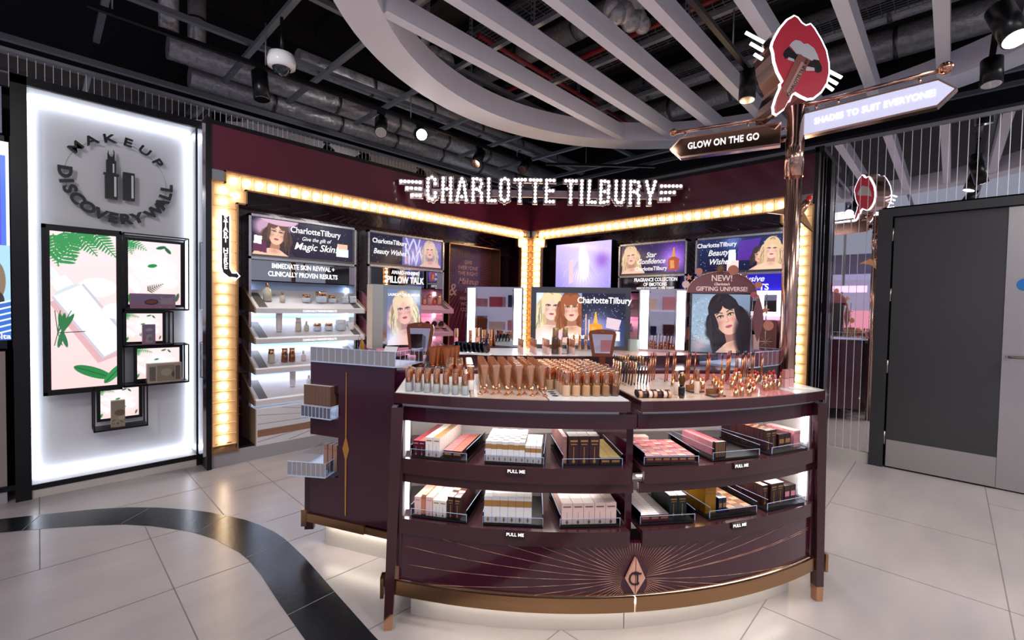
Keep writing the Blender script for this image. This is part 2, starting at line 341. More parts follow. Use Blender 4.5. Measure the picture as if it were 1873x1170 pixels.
# mirror cladding with fine vertical grooves
def groove(axis, pitch=.094, col=(.80, .80, .86)):
    m = bpy.data.materials.new('grooved_mirror'); m.use_nodes = True; nt = m.node_tree; b = nt.nodes['Principled BSDF']; b.inputs['Metallic'].default_value = 1; b.inputs['Roughness'].default_value = .015
    tc = nt.nodes.new('ShaderNodeTexCoord'); sp = nt.nodes.new('ShaderNodeSeparateXYZ'); d = nt.nodes.new('ShaderNodeMath'); d.operation = 'DIVIDE'; d.inputs[1].default_value = pitch
    fr = nt.nodes.new('ShaderNodeMath'); fr.operation = 'FRACT'; lt = nt.nodes.new('ShaderNodeMath'); lt.operation = 'LESS_THAN'; lt.inputs[1].default_value = .085
    nt.links.new(tc.outputs['Object'], sp.inputs[0]); nt.links.new(sp.outputs[axis], d.inputs[0]); nt.links.new(d.outputs[0], fr.inputs[0]); nt.links.new(fr.outputs[0], lt.inputs[0])
    mx = nt.nodes.new('ShaderNodeMix'); mx.data_type = 'RGBA'; mx.inputs[6].default_value = (.72, .72, .75, 1); mx.inputs[7].default_value = (*col, 1); nt.links.new(lt.outputs[0], mx.inputs[0]); nt.links.new(mx.outputs[2], b.inputs['Base Color'])
    ma = nt.nodes.new('ShaderNodeMath'); ma.operation = 'SUBTRACT'; ma.inputs[0].default_value = 1; nt.links.new(lt.outputs[0], ma.inputs[1]); nt.links.new(ma.outputs[0], b.inputs['Metallic'])
    ro = nt.nodes.new('ShaderNodeMath'); ro.operation = 'MULTIPLY_ADD'; ro.inputs[1].default_value = .5; ro.inputs[2].default_value = .015; nt.links.new(lt.outputs[0], ro.inputs[0]); nt.links.new(ro.outputs[0], b.inputs['Roughness']); return m
wl = MB().box(-3, 5.56, 5.16, 5.3, 0, 3.24).build('wall_left', CONC); structure(wl)
wr = MB().box(5.6, 5.75, -3, 5.3, 0, 3.2).build('wall_right', CONC); structure(wr)
mc = MB().box(-3, 5.54, 4.99, 5.03, 2.98, 3.22).build('cladding_strip', groove(0, .046), wl)
MB().box(-3, 5.56, 4.95, 5.05, 3.22, 3.245).build('top_trim', GALV, wl)
mw = MB(); mw.box(5.545, 5.565, .5, .98, .10, 3.12); mw.box(5.545, 5.565, -3, .5, 2.44, 3.12); mw.box(5.545, 5.565, .98, 5.0, 2.97, 3.14)
mw.build('mirror_cladding', groove(1, .061), wr)
MB().box(5.53, 5.6, -3, 5, 3.12, 3.15).build('top_trim', GALV, wr)
structure(MB().box(5.52, 5.56, .5, .97, 0, .10).build('baseboard_right', CREAM))
# high dark bulkheads above the shop walls and the unlit slab
structure(MB().box(-5, 9, 6.6, 6.7, 3.0, 5.0).build('wall_upper_left', mat('dark_bulkhead', '1d1b20', .8)))
structure(MB().box(7.6, 7.7, -5, 6.6, 3.0, 5.0).build('wall_upper_right', mat('dark_bulkhead', '1d1b20', .8)))
structure(MB().box(-5, 9, -5, 9, 5.0, 5.1).build('ceiling', mat('slab', '3a332c', .9, noise=(2, .5))))
# wall across the shop behind the photographer's left, closes the mirror's view
wf_ = MB().box(-4.1, -4, -5, 6, 0, 3.0).build('wall_far', mat('far_wall', '8d86a0', .6)); structure(wf_)
# things standing further off in the shop, seen in the mirrored cladding
def far(name, label, cat, loc, parts):
    t = thing(name, label, cat, loc, math.pi/2)
    for nm, bx, m_ in parts: MB().box(*bx).build(nm, m_, t)
far('distant_stand', 'distant pink and maroon display stand seen only in the mirror', 'display stand', (-2.6, 1.3, 0), (('base', (-.1, .9, 0, .5, 0, 1.0), MAROON), ('poster', (0, .8, .1, .15, 1.0, 1.5), mat('far_pink', 'e08fa4', .4, emis='e08fa4', es=.9))))
far('distant_lightbox', 'distant pink glowing sign seen only in the mirror', 'sign', (-2.9, 1.5, 1.95), (('box', (0, 1.0, 0, .1, 0, .16), mat('far_sign', 'f0b8e0', .4, emis='f0b8f0', es=1.6)), ('hanger', (.45, .5, .04, .06, .16, 3.0), GALV)))
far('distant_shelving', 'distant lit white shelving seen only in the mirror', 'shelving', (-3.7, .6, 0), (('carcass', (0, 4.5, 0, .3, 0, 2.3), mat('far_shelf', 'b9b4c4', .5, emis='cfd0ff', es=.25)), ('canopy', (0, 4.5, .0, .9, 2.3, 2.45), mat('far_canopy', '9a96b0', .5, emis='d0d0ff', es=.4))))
sv = thing('reflection_shelving', 'added glowing white shelving behind the photographer for reflections, with red and pink packs', 'shelving', (-4.2, .2, 0), math.radians(-46))
MB().box(0, 6, 0, .4, 0, .3).box(0, 6, .36, .4, .3, 2.5).box(0, 6, 0, .4, .9, .93).box(0, 6, 0, .4, 1.4, 1.43).box(0, 6, 0, .4, 1.9, 1.93).box(0, 6, -.02, .42, 2.45, 2.7).build('carcass', mat('reflection_shelf_glow', 'cfccd6', .5, emis='dcdcff', es=.3), sv)  # unseen shelving added for mirrors and metal to reflect; its glow is emission
for r_ in range(3):
    for i in range(14): MB().box(.1+i*.42, .1+i*.42+.3, .05, .3, (.93, 1.43, 1.93)[r_], (.93, 1.43, 1.93)[r_]+.18+.04*((i*3+r_) % 4)).build('stock_pack', (REDG, MAROON, PINKC, NAVY, BLUSH)[(i*2+r_) % 5], sv)
sv.rotation_euler = (0, 0, math.radians(-46+180)); sv.location = (.6, -4.0, 0)
# ---- the pair of service doors in the right wall
dr = MB().box(5.50, 5.54, .42, .525, 0, 2.42).box(5.50, 5.54, -2.6, .42, 2.345, 2.42).build('door_1', DARKG); structure(dr)
leaf = MB().box(5.525, 5.565, -.312, .405, .012, 2.335).build('leaf', mat('charcoal_laminate', '38383b', .42, noise=(2.5, .08)), dr)
MB().box(5.519, 5.525, -.311, .40, .015, .265).build('kick_plate', STEEL, leaf)
for z in (.28, .95, 1.62, 2.18):
    MB().cyl((5.512, .415, z-.06), (5.512, .415, z+.06), .008).build('hinge', mat('satin_nickel', 'a7a5a2', .35, 1), leaf)
leaf2 = MB().box(5.522, 5.565, -1.32, -.3135, .012, 2.335).build('leaf', STEEL, dr)
h = MB(); h.tube([(5.525, -.345, 1.11), (5.47, -.345, 1.11), (5.47, -.70, 1.11), (5.525, -.70, 1.11)], .011); h.build('pull_handle', mat('satin_nickel', 'a7a5a2', .35, 1), leaf2)
st = MB().cyl((5.521, -.425, 1.70), (5.519, -.425, 1.70), .05, n=28).build('blue_sticker', mat('blue_sticker', '1a6fb8', .4), leaf2)
# ================================================================== CEILING SERVICES
ring = MB(); cx, cy, R0 = 3.337, 1.17, 2.723; N = 96
for i in range(N):
    a0, a1 = 2*math.pi*i/N, 2*math.pi*(i+1)/N; P = []
    for a in (a0, a1):
        for r in (R0-.30, R0):
            for z in (3.5, 3.72): P.append((cx+r*math.cos(a), cy+r*math.sin(a), z))
    ring.add(P, [(0, 4, 6, 2), (1, 3, 7, 5), (2, 6, 7, 3), (0, 1, 5, 4)])
tag(ring.build('ceiling_ring', WHITEB), 'large white circular ceiling ring hanging over the makeup island', 'ceiling ring')
for i, y in enumerate((2.93, 2.46, 1.97, 1.50, 1.03, .56, .075, -.4, -.88)):
    hw = math.sqrt((R0-.27)**2-(y+.085-cy if y > cy else y-cy)**2)
    o = MB().box(cx-hw, cx+hw, y-.0, y+.085, 3.512, 3.67).build('ceiling_beam', WHITEB)
    tag(o, 'straight white ceiling beam inside the ring, %s from the shop sign side' % ORD[i], 'ceiling beam', 'parallel white beams in the ceiling ring')
def strut(name, a, b, w, h, mt, label, cat, grp): return tag(MB().bar(a, b, w, h).build(name, mt), label, cat, grp)
for i, (y, z) in enumerate(((5.45, 3.5), (4.72, 3.82), (3.7, 3.85), (2.7, 3.85), (1.7, 3.85), (.7, 3.85), (-.3, 3.85))):
    strut('ceiling_channel', (-2.5, y, z), (6.6, y, z), .05, .045, GALV, 'long galvanised ceiling channel running along the shop, %s from the bulkhead' % ORD[i], 'steel channel', 'long ceiling channels')
for i, x in enumerate((-.6, .38, 1.38, 2.02, 2.85, 3.7, 4.55, 5.4)):
    strut('cross_channel', (x, 1.0 if x > 3 else 2.2, 3.76), (x, 5.6, 3.76), .045, .04, GALV, 'grey steel cross channel under the ceiling services, %s from the panel side' % ORD[i], 'steel channel', 'cross channels above the track')
for i, x in enumerate((6.2, 6.6)):
    strut('cross_channel', (x, -3, 3.7), (x, 5.6, 3.7), .05, .045, GALV, 'grey steel channel over the mirrored wall, %s from the mirror' % ORD[i], 'steel channel', 'channels behind the mirrored wall')
def duct(i, a, b, r, lab, g_):
    t = MB().cyl(a, b, r, n=20); a_, b_ = Vector(a), Vector(b); k = int((b_-a_).length/.9)
    o = t.build('foil_duct', FOIL)
    for j in range(1, k+1):
        p = a_+(b_-a_)*(j/(k+1)); d = (b_-a_).normalized()*.02; MB().cyl(p-d, p+d, r+.006, n=20).build('duct_clamp', mat('duct_band', '7d7472', .35, .8), o)
    return tag(o, lab, 'duct', g_)
duct(0, (.92, 5.74, 3.99), (7.0, 5.74, 3.99), .12, 'foil wrapped duct above the spotlight track, the one closer to the bulkhead', 'foil ducts along the shop')
duct(1, (1.15, 6.0, 3.86), (7.0, 6.0, 3.86), .11, 'slimmer foil wrapped duct running beside the bulkhead duct', 'foil ducts along the shop')
duct(2, (1.9, 5.02, 4.0), (7.0, 5.02, 4.0), .10, 'foil wrapped duct between the track and the white ring', 'foil ducts along the shop')
duct(3, (2.7, 5.0, 4.66), (2.7, -3, 4.66), .15, 'fat foil duct crossing above the white beams', 'foil ducts across the shop')
duct(4, (6.1, 5.0, 4.62), (6.1, -3, 4.62), .17, 'foil duct above the round ceiling ring near the mirrored wall', 'foil ducts across the shop')
duct(5, (4.35, 5.0, 4.68), (4.35, -3, 4.68), .13, 'thin foil duct above the lips sign', 'foil ducts across the shop')
duct(6, (.93, 5.74, 4.13), (.93, 5.74, 4.98), .085, 'foil pipe dropping from the slab over the discovery panel', 'foil pipes from the slab')
duct(7, (1.22, 6.0, 3.98), (1.22, 6.0, 4.98), .085, 'foil pipe dropping from the slab next to its twin', 'foil pipes from the slab')
duct(8, (6.85, 5.0, 4.55), (6.85, -3, 4.55), .17, 'fat foil duct beyond the mirrored wall', 'foil ducts across the shop')
for i, (p, q) in enumerate((((3.0, 4.3, 4.2), (3.12, 4.05, 4.12)), ((3.7, 2.35, 4.2), (4.0, 2.2, 4.15)))):
    b = MB()
    for k in range(6): b.ball((p[0]+(q[0]-p[0])*k/5+.02*math.sin(k*5), p[1]+(q[1]-p[1])*k/5, p[2]+(q[2]-p[2])*k/5+.02*math.cos(k*3)), .085+.015*math.sin(k*7), n=12, m_=8)
    b.cyl(p, (p[0], p[1], 5.0), .05); tag(b.build('foil_sleeve', FOIL), ('crumpled foil sleeve just inside the white ring', 'crumpled foil sleeve between the white beams')[i], 'duct', 'crumpled foil sleeves')
for i, (x, z) in enumerate(((3.5, 4.44), (4.8, 4.44), (5.8, 4.44), (2.1, 4.44))):
    t = MB()
    for k in range(7): t.cyl((x-.15+.05*k, -3, z), (x-.15+.05*k, 4.0, z), .004, n=5)
    for k in range(70): t.cyl((x-.16, -3+k*.1, z), (x+.16, -3+k*.1, z), .003, n=5)
    for k in range(70):
        for s_ in (-.16, .16): t.cyl((x+s_, -3+k*.1, z), (x+s_, -3+k*.1, z+.05), .003, n=4)
    for s_ in (-.16, .16): t.cyl((x+s_, -3, z+.05), (x+s_, 4.0, z+.05), .005, n=5)
    o = t.build('cable_tray', GALV); c = MB()
    for k in range(5): c.cyl((x-.1+.045*k, -3, z+.012), (x-.1+.045*k+.02, 4.0, z+.012), .009, n=6)
    c.build('cables', mat('cable_%d' % i, ('2a2440', '55281f', '1d2430', '3a332a')[i], .6), o)
    tag(o, ('wire cable tray with bundled cables running above the white beams', 'wire cable tray above the lips sign', 'wire cable tray above the mirrored wall', 'wire cable tray with cables over the open end of the ring')[i], 'cable tray', 'wire cable trays')
for i, (p, q, r) in enumerate((((5.9, 3.3, 4.0), (2.9, 3.3, 4.0), .022), ((4.1, 4.4, 4.15), (4.1, -3, 4.15), .025), ((-1.2, 5.0, 4.0), (.5, 5.0, 4.0), .02))):
    tag(MB().cyl(p, q, r).build('sprinkler_pipe', REDP), ('red sprinkler pipe behind the white ceiling ring', 'red sprinkler pipe crossing above the white beams', 'red pipe in the dark void above the discovery panel')[i], 'pipe', 'red sprinkler pipes')
for i in range(9):
    x = 1.3+.62*i; tag(MB().bar((x, -3, 4.91), (x, 6, 4.91), .09, .16).build('slab_rib', mat('dark_rib', '2c2a2c', .7)), 'dark steel rib under the slab, %s from the panel side' % ORD[i], 'ceiling rib', 'ribs under the slab')
for i, (x, y) in enumerate(((.5, 4.72), (1.9, 3.7), (2.35, 3.7), (3.15, 3.7), (5.05, 3.7), (3.0, 2.7), (3.85, 1.7), (4.95, .7), (1.45, 3.7))):
    t = MB().bar((x, y, 3.83), (x, y, 5.0), .041, .012)
    t.k = 1
    for k in range(24): t.cyl((x-.022, y, 3.72+k*.05), (x+.022, y, 3.72+k*.05), .0001, n=4) if False else t.box(x-.012, x+.012, y-.0075, y+.0075, 3.87+k*.048, 3.888+k*.048)
    tag(t.build('slotted_hanger', [GALV, BLACK]), 'slotted steel hanger strut dropping from the slab, %s of the hangers counted from the panel' % ORD[i], 'hanger', 'slotted hanger struts')
# spotlight track and heads
def track(a, b, label, rods):
    t = tag(MB().bar(a, b, .036, .034).build('lighting_track', BLACKM), label, 'lighting track')
    for x in rods: MB().cyl((x, a[1]+(b[1]-a[1])*(x-a[0])/(b[0]-a[0]), a[2]+.015), (x, a[1]+(b[1]-a[1])*(x-a[0])/(b[0]-a[0]), 3.85), .006, n=6).build('drop_rod', GALV, t)
    return t
track((.25, 4.34, 3.47), (4.85, 4.34, 3.47), 'black spotlight track above the bulb framed shop wall', (.38, 1.38, 2.85, 4.55))
track((5.0, 4.2, 3.47), (6.1, 3.1, 3.47), 'black spotlight track turning towards the mirrored wall', (5.4,))
track((-1.6, 1.27, 3.44), (5.5, 1.27, 3.44), 'black spotlight track between the white beams', (3.7, 4.55, 2.0))
track((-.5, -.16, 3.44), (5.2, -.16, 3.44), 'black spotlight track near the service door', (1.0, 2.5, 4.2))
track((-1.6, 2.6, 3.44), (.2, 2.6, 3.44), 'black spotlight track off to the panel side', (-.6, .1))
def spot(loc, aim, label, lit, power=40, size=.064, L=.235, col=(1, .98, .96), ang=60):
    loc = Vector(loc); d = (Vector(aim)-loc).normalized(); t = thing('spotlight', label, 'spotlight', loc, 0, 'black track spotlights')
    ht = 3.44-loc.z if loc.y < 4 else 3.455-loc.z
    MB().cyl((0, 0, .01), (0, 0, ht-.01), .01).build('stem', BLACKM, t); MB().box(-.04, .04, -.016, .016, ht-.035, ht-.01).build('adapter', BLACKM, t)
    up = -d*L*.35; dn = d*L*.65
    MB().cyl(up, dn, size, n=24).build('housing', BLACKM, t)
    MB().cyl(dn-d*.004, dn+d*.002, size*.88, n=24).build('lens', LENS if lit else LENSD, t)
    if power:
        l = bpy.data.lights.new('spotlight_beam', 'SPOT'); l.energy = power; l.spot_size = math.radians(ang); l.spot_blend = .5; l.shadow_soft_size = .04; l.color = col
        o = bpy.data.objects.new('spotlight_beam', l); COL.objects.link(o); o.location = loc+dn*1.15; o.rotation_euler = d.to_track_quat('-Z', 'Y').to_euler()
    return t
def PT(x, y, ty): v = pl(x, y, 1, ty); return (v.x, v.y, v.z)
spot(PT(476, 150, 4.34), (1.5, 3.9, 0), 'black spotlight beside the dome camera, pointing at the floor', False, 60)
spot(PT(697, 228, 4.34), (1.3, 2.3, .6), 'black spotlight right of the dome camera, tilted with an unlit look', False, 60)
spot(PT(768, 245, 4.34), (.9, .2, 1.5), 'lit black spotlight glaring above the bulb frame', True, 60)
spot(PT(876, 286, 4.34), (2.0, 3.6, .8), 'tilted black spotlight above the wing of the lit name sign', False, 60)
spot(PT(962, 300, 4.34), (2.6, 3.9, 1.2), 'black spotlight half hidden above the middle of the name sign', False, 60)
spot(PT(1368, 150, 1.27), (3.75, 1.25, 0), 'black spotlight hanging beside the red lips sign', False, 70)
spot(PT(1838, 36, -.16), (2.6, -.9, .5), 'large lit spotlight at the top corner above the door', True, 70, .062, .26)
spot(PT(1814, 125, -.16), (4.6, -.2, 0), 'black spotlight pointing straight down above the door', False, 45, .065, .2)
for i, (p, q) in enumerate((((1.0, -.16, 3.3), (1.6, 1.3, .6)), ((2.2, -.16, 3.3), (2.4, .6, .8)), ((-.6, 2.6, 3.3), (.4, 3.2, 0)), ((0.0, -.16, 3.3), (1.2, .8, 0)), ((3.2, -.16, 3.3), (4.4, -.6, 0)), ((-1.2, 1.27, 3.3), (.2, 4.7, 1.6)), ((1.25, 1.27, 3.3), (2.8, 2.2, 1.1)), ((.9, 1.27, 3.3), (2.4, 2.9, 1.0)), ((.3, 1.27, 3.3), (1.4, .9, 0)), ((-.2, 2.6, 3.3), (2.2, 4.56, 2.6)))):
    spot(p, q, 'added unseen fill spotlight, %s in the tracks around the island' % ORD[i], True, 62)  # out-of-view heads added to brighten floor, island and walls
# dome camera
cm = thing('security_camera', 'white dome security camera hanging under the lighting track', 'camera', pl(515, 120, 2, 3.36)); cm.scale = (1.12, 1.12, 1.12)
MB().lathe([(.062, -.02), (.092, -.01), (.096, .03), (.085, .075), (.06, .085)], n=28).build('housing', WHITEG, cm)
MB().lathe([(.0001, -.075), (.03, -.068), (.052, -.045), (.062, -.02)], n=24, caps=False).build('dome', mat('smoked_dome', '3c3f46', .06, .6), cm)
MB().cyl((0, 0, .08), (0, 0, .345), .012).build('mount', BLACKM, cm)
# ================================================================== DISCOVERY PANEL
def WR(x0, y0, x1, y1, Y):     # wall rectangle in metres from its outline on the wall plane y = Y
    ym, xm = (y0+y1)/2, (x0+x1)/2
    return pl(x0, ym, 1, Y).x, pl(x1, ym, 1, Y).x, pl(xm, y1, 1, Y).z, pl(xm, y0, 1, Y).z
PY = 4.734
dp = thing('discovery_panel', 'tall white backlit panel reading makeup discovery wall in a black frame', 'display panel', (0, PY, 0))
MB().box(-.045, .95, .20, .22, .10, 2.93).box(-.045, .95, 0, .20, .095, .10).box(-.045, .95, 0, .20, 2.93, 2.935).build('back_board', WHITE, dp)
fr = MB().box(-.125, -.045, -.02, .24, 0, 3.0).box(.95, 1.0, -.0, .24, 0, 3.0).box(-.125, 1.0, -.02, .24, 2.935, 2.995).box(-.045, .95, -.005, .03, .06, .098)
fr.build('frame', BLACKM, dp); MB().box(-.045, .95, .0, .03, 0, .06).build('kick_board', CREAM, dp)
for nm, bx in (('led_strip', (-.043, -.028, .165, .2, .13, 2.9)), ('led_strip', (.933, .948, .165, .2, .13, 2.9)), ('led_strip', (-.04, .945, .165, .2, 2.90, 2.917)), ('led_strip', (-.04, .945, .165, .2, .113, .13))): MB().box(*bx).build(nm, mat('panel_led', 'ffffff', .4, emis='e6f0ff', es=4.4), dp)
c0 = pl(211, 327, 1, PY+.17); xa, xb = pl(113, 327, 1, PY+.17).x, pl(308, 327, 1, PY+.17).x; za, zb = pl(211, 400, 1, PY+.17).z, pl(211, 258, 1, PY+.17).z
RR = (xb-xa)/2*.96; ccx, ccz = (xa+xb)/2, (za+zb)/2
BL = mat('black_letter', '060608', .35)
for i, ch in enumerate('MAKEUP'):
    a = math.radians(142-i*(142-38)/5); text(ch, .088, BL, dp, ccx+RR*math.cos(a), .14, ccz+RR*math.sin(a)*1.0, 'letter', .03, 1.35, .0015, rot=a-math.pi/2)
wrd = 'DISCOVERY WALL'; wid = [1.15, .6, .9, 1, 1.15, 1, .95, 1, 1, .55, 1.25, 1.05, .85, .85]; tot = sum(wid); acc = 0
for ch, wv in zip(wrd, wid):
    t = (acc+wv/2)/tot; acc += wv; a = math.radians(172+t*(365-172))
    if ch != ' ': text(ch, .108, BL, dp, ccx+RR*math.cos(a), .14, ccz+RR*math.sin(a), 'letter', .03, 1.12, .0042, rot=a+math.pi/2)
cir = MB(); cir.tube([(ccx+RR*1.0*math.cos(a*math.pi/40), .192, ccz+RR*1.0*math.sin(a*math.pi/40)) for a in range(81)], .0014, 5); cir.build('thin_circle', mat('thin_grey', '8e8e92', .5), dp)
lp = MB(); x0, x1, z0, z1 = WR(191, 322, 214, 365, PY+.17)
mx_ = (x0+x1)/2; wj = (x1-x0)/2
lp.prism([(x0, z0), (x1, z0), (x1, z1), (x1+.008, z1), (x1+.008, z1+.014), (mx_+wj*.78, z1+.014), (mx_+wj*.78, z1+.115), (mx_+wj*.55, z1+.115), (mx_+wj*.55, z1+.185), (mx_+wj*.38, z1+.205), (mx_+wj*.42, z1+.17), (mx_+wj*.22, z1+.145), (mx_-wj*.15, z1+.145), (mx_-wj*.38, z1+.165), (mx_-wj*.42, z1+.195), (mx_-wj*.55, z1+.17), (mx_-wj*.55, z1+.115), (mx_-wj*.78, z1+.115), (mx_-wj*.78, z1+.014), (x0-.008, z1+.014), (x0-.008, z1), (x0, z1)], .12, .155, 'xz')
x2, x3, z2, z3 = WR(224, 318, 245, 368, PY+.17); lp.prism([(x2, z2), (x3, z2), (x3, z3), (x2, z3)], .12, .155, 'xz')
lp.build('lipstick_emblem', BL, dp)
MB().box(x1-.022, x1-.008, .117, .12, z0+.02, z1-.01).box(x1-.03, x1-.02, .117, .12, z1+.02, z1+.09).box(x3-.022, x3-.008, .117, .12, z2+.02, z3-.02).build('emblem_highlight', WHITE, dp)
def beauty_art(kind, w, h, n):
    a = Art(w, h, n, 'f0c9c8', 'f3d8da'); A = a.a
    if kind == 0:
        for p, q in (((A*.1, .80), (A*.55, 1.04)), ((A*.35, 1.02), (A*.70, .86)), ((A*.6, 1.03), (A*1.0, .86)), ((A*.05, .98), (A*.12, .78)), ((A*.2, 1.0), (A*.36, .82))): a.fern(p, q, .075, '2f8a4a')
        a.ell(A*.70, .645, .095, .062, 'e9d7da'); a.ell(A*.70, .655, .095, .062, 'f6edef')
        R_ = lambda x, y: (A*.56+(x*.83+y*.56), .40+(-x*.56*1.0+y*.83)) if False else (A*.70+x*math.cos(-1.02)-y*math.sin(-1.02), .40+x*math.sin(-1.02)+y*math.cos(-1.02))
        a.poly([R_(-.25, -.115), R_(.21, -.13), R_(.24, .07), R_(-.22, .06)], 'd3a6aa'); a.poly([R_(-.27, -.088), R_(.20, -.095), R_(.20, .095), R_(-.27, .088)], 'c3bccb'); a.poly([R_(-.27, -.075), R_(.19, -.08), R_(.19, .075), R_(-.27, .075)], 'f4f2f6')
        a.poly([R_(-.29, -.055), R_(-.27, -.075), R_(-.27, .075), R_(-.29, .055)], 'c9d2d8'); a.poly([R_(-.36, -.042), R_(-.29, -.045), R_(-.29, .045), R_(-.36, .042)], 'e9ecf2'); a.poly([R_(-.43, -.018), R_(-.36, -.018), R_(-.36, .018), R_(-.43, .018)], 'dde3ea')
        a.path([R_(-.43, 0), R_(-.45, -.03), R_(-.45, -.09)], .022, 'd5dbe4'); a.ell(A*1.02, .5, .08, .055, 'f0e2e4'); a.ell(A*1.03, .5, .06, .04, 'ffffff')
        for q in ((A*.30, .50), (A*.2, .46), (A*.14, .50), (A*.06, .5), (A*.16, .28), (A*.05, .28)): a.line((A*.1, .36), q, .004, '1d5a33'); a.ell((A*.1+q[0])/2+.02, (.36+q[1])/2, .055, .011, '256d3e', math.atan2(q[1]-.36, q[0]-A*.1))
        a.line((A*.1, .36), (A*.5, .365), .005, '3a3a2c'); a.leaf(A*.62, .095, .20, .065, -.45, '1f7a3c'); a.leaf(A*.96, .08, .16, .05, .9, '2a8446')
    else:
        a.glow(A*.5, .5, .5, 'ffffff', .5); a.fern((0, 1.0), (A*.35, .86), .10, '2f8a4a', 8); a.fern((0, .98), (.05, .78), .1, '2f8a4a', 7)
        a.leaf(A*.62, .92, .13, .05, .3, '1d5f35'); a.leaf(A*.75, .88, .12, .05, -.9, '1d5f35'); a.leaf(A*.45, .62, .12, .06, .2, '1f8a44')
        a.ell(A*.36, .5, .1, .085, 'd9dfe2'); a.ell(A*.36, .515, .09, .075, 'f7f8fa'); a.ell(A*.36, .52, .055, .045, 'e3e6ea'); a.ell(A*.78, .36, .12, .09, 'f6eeee'); a.ell(A*.1, .64, .1, .06, 'f9e6e6')
        a.poly([(A*.55, .5), (A*.88, .66), (A*.92, .60), (A*.62, .43)], 'f7e6e4'); a.poly([(0, .5), (A*.25, .28), (A*.18, .15), (0, .3)], 'f3eef2')
        a.fern((A*.35, .22), (A*.66, .34), .07, '454b3c', 8); a.leaf(A*.02, .1, .14, .07, 1.2, '2b9148'); a.leaf(A*.93, .12, .14, .05, 1.3, '4a5a48')
    return a
def light_frame(px, inner, label, kind, shelf=True, n=90, depth=.17):
    x0, x1, z0, z1 = WR(*px, PY+.0); t = thing('lightbox_frame', label, 'lightbox', (x0, PY+.18, z0), 0, 'black lightbox frames on the discovery panel')
    w, h = x1-x0, z1-z0; Yb = PY+.12 if shelf else PY+.02
    a0, a1, b0, b1 = WR(*inner, Yb); a0 -= x0; a1 -= x0; b0 -= z0; b1 -= z0; yb = Yb-PY-.18
    MB().box(a0-.016, a1+.016, yb+.004, yb+.05 if shelf else 0, b0-.016, b1+.016).build('housing', BLACKM, t)
    MB().box(a0-.022, a0, yb-.012, yb+.01, b0-.02, b1+.02).box(a1, a1+.022, yb-.012, yb+.01, b0-.02, b1+.02).box(a0, a1, yb-.012, yb+.01, b1, b1+.02).box(a0, a1, yb-.012, yb+.01, b0-.02, b0).build('bezel', BLACKM, t)
    picture(beauty_art(kind, a1-a0, b1-b0, n), a1-a0, b1-b0, a0, yb, b0, t, 'picture', 1.05)
    if shelf:
        f = MB(); y0, y1, k = -.18, 0, .009
        for x in (0, w-k):
            for y in (y0, y1-k): f.box(x, x+k, y, y+k, 0, h)
            for z in (0, h-k): f.box(x, x+k, y0, y1, z, z+k)
        for y in (y0, y1-k):
            for z in (0, h-k): f.box(0, w, y, y+k, z, z+k)
        f.build('wire_frame', BLACKM, t); MB().box(0, w, y0, y1, k, k+.004).build('shelf_board', BLACKM, t)
    else: MB().box(0, w, -.165, -.16, 0, h).build('backing', BLACKM, t) if False else MB().box(0, a0-.02, -.16, 0, 0, h).box(a1+.02, w, -.16, 0, 0, h).box(0, w, -.16, 0, b1+.018, h).box(0, w, -.16, 0, 0, b0-.018).build('surround', BLACKM, t)
    return (x0, x1, z0, z1)
light_frame((77, 415, 224, 719), (92.4, 427, 213, 708), 'tallest black lightbox frame, picture of a white pump bottle under ferns', 0, False, 170)
F2 = light_frame((225.6, 430, 346.5, 567.6), (234, 443, 330, 557), 'upper black frame with a pink jar picture over the long pink carton', 1)
F3 = light_frame((225.6, 569, 318, 633), (231, 573, 297, 624), 'small black frame behind the narrow upright pink carton', 1, True, 60)
F4 = light_frame((225.6, 631, 346.5, 704), (250.5, 636, 328, 690), 'wide low black frame behind the clear windowed gift case', 1, True, 60)
F5 = light_frame((171, 706, 271, 785), (183.5, 708, 253.7, 762), 'lowest black frame hanging below all the others', 1, True, 60)
def carton(name, label, cat, loc, w, d, h, mats, group=None, rz=0, deco=None, kids=()):
    b = MB().box(-w/2, w/2, 0, d, 0, h)
    if deco: deco(b, w, d, h)
    o = b.build(name, mats, None, loc=loc); o.rotation_euler = (0, 0, rz); tag(o, label, cat, group); return o
def prod_box(px, Yf, z, d, label, top, body, prints):
    x0, x1, _, z1 = WR(*px, Yf); w = x1-x0; h = z1-z
    o = MB().box(-w/2, w/2, 0, d, 0, h).build('product_carton', body, None, .002, loc=((x0+x1)/2, Yf, z)); tag(o, label, 'product carton')
    prints(o, w, h); return o
def pr1(o, w, h):
    picture(Art(w, h, 90, 'd98fb6', 'b9a6d8').glow(2.6, .5, .5, 'f4c8d8', .9).ell(1.1, .45, .38, .2, '5b1f2c', .1).ell(1.1, .47, .30, .12, 'b0523f', .1).poly([(1.6, .3), (2.3, .3), (2.3, .75), (1.6, .75)], 'dfc3ce').dots(12, 'f6dfe8', .06, (.62, .95, .1, .9)), w*.98, h*.95, -w*.49, -.002, .002, o, 'printed_front', .1)
def pr2(o, w, h): picture(Art(w, h, 40, 'cf8fae', 'b6a2cf').ell(.25, .75, .14, .08, 'f2d7e4').poly([(.1, .1), (.4, .12), (.35, .55), (.15, .5)], 'e8c3cd').ell(.3, .3, .08, .1, '8aa8b0'), w*.96, h*.96, -w*.48, -.002, .003, o, 'printed_front', .1)
def pr4(o, w, h): picture(Art(w, h, 40, 'd6c2a8', 'c9b7a4').ell(.25, .55, .16, .12, '9c7a5c').ell(.3, .35, .1, .07, 'f0e3d0').dots(12, '6a5138', .03, (0, 1, 0, .3)), w*.96, h*.96, -w*.48, -.002, .003, o, 'printed_front', .1)
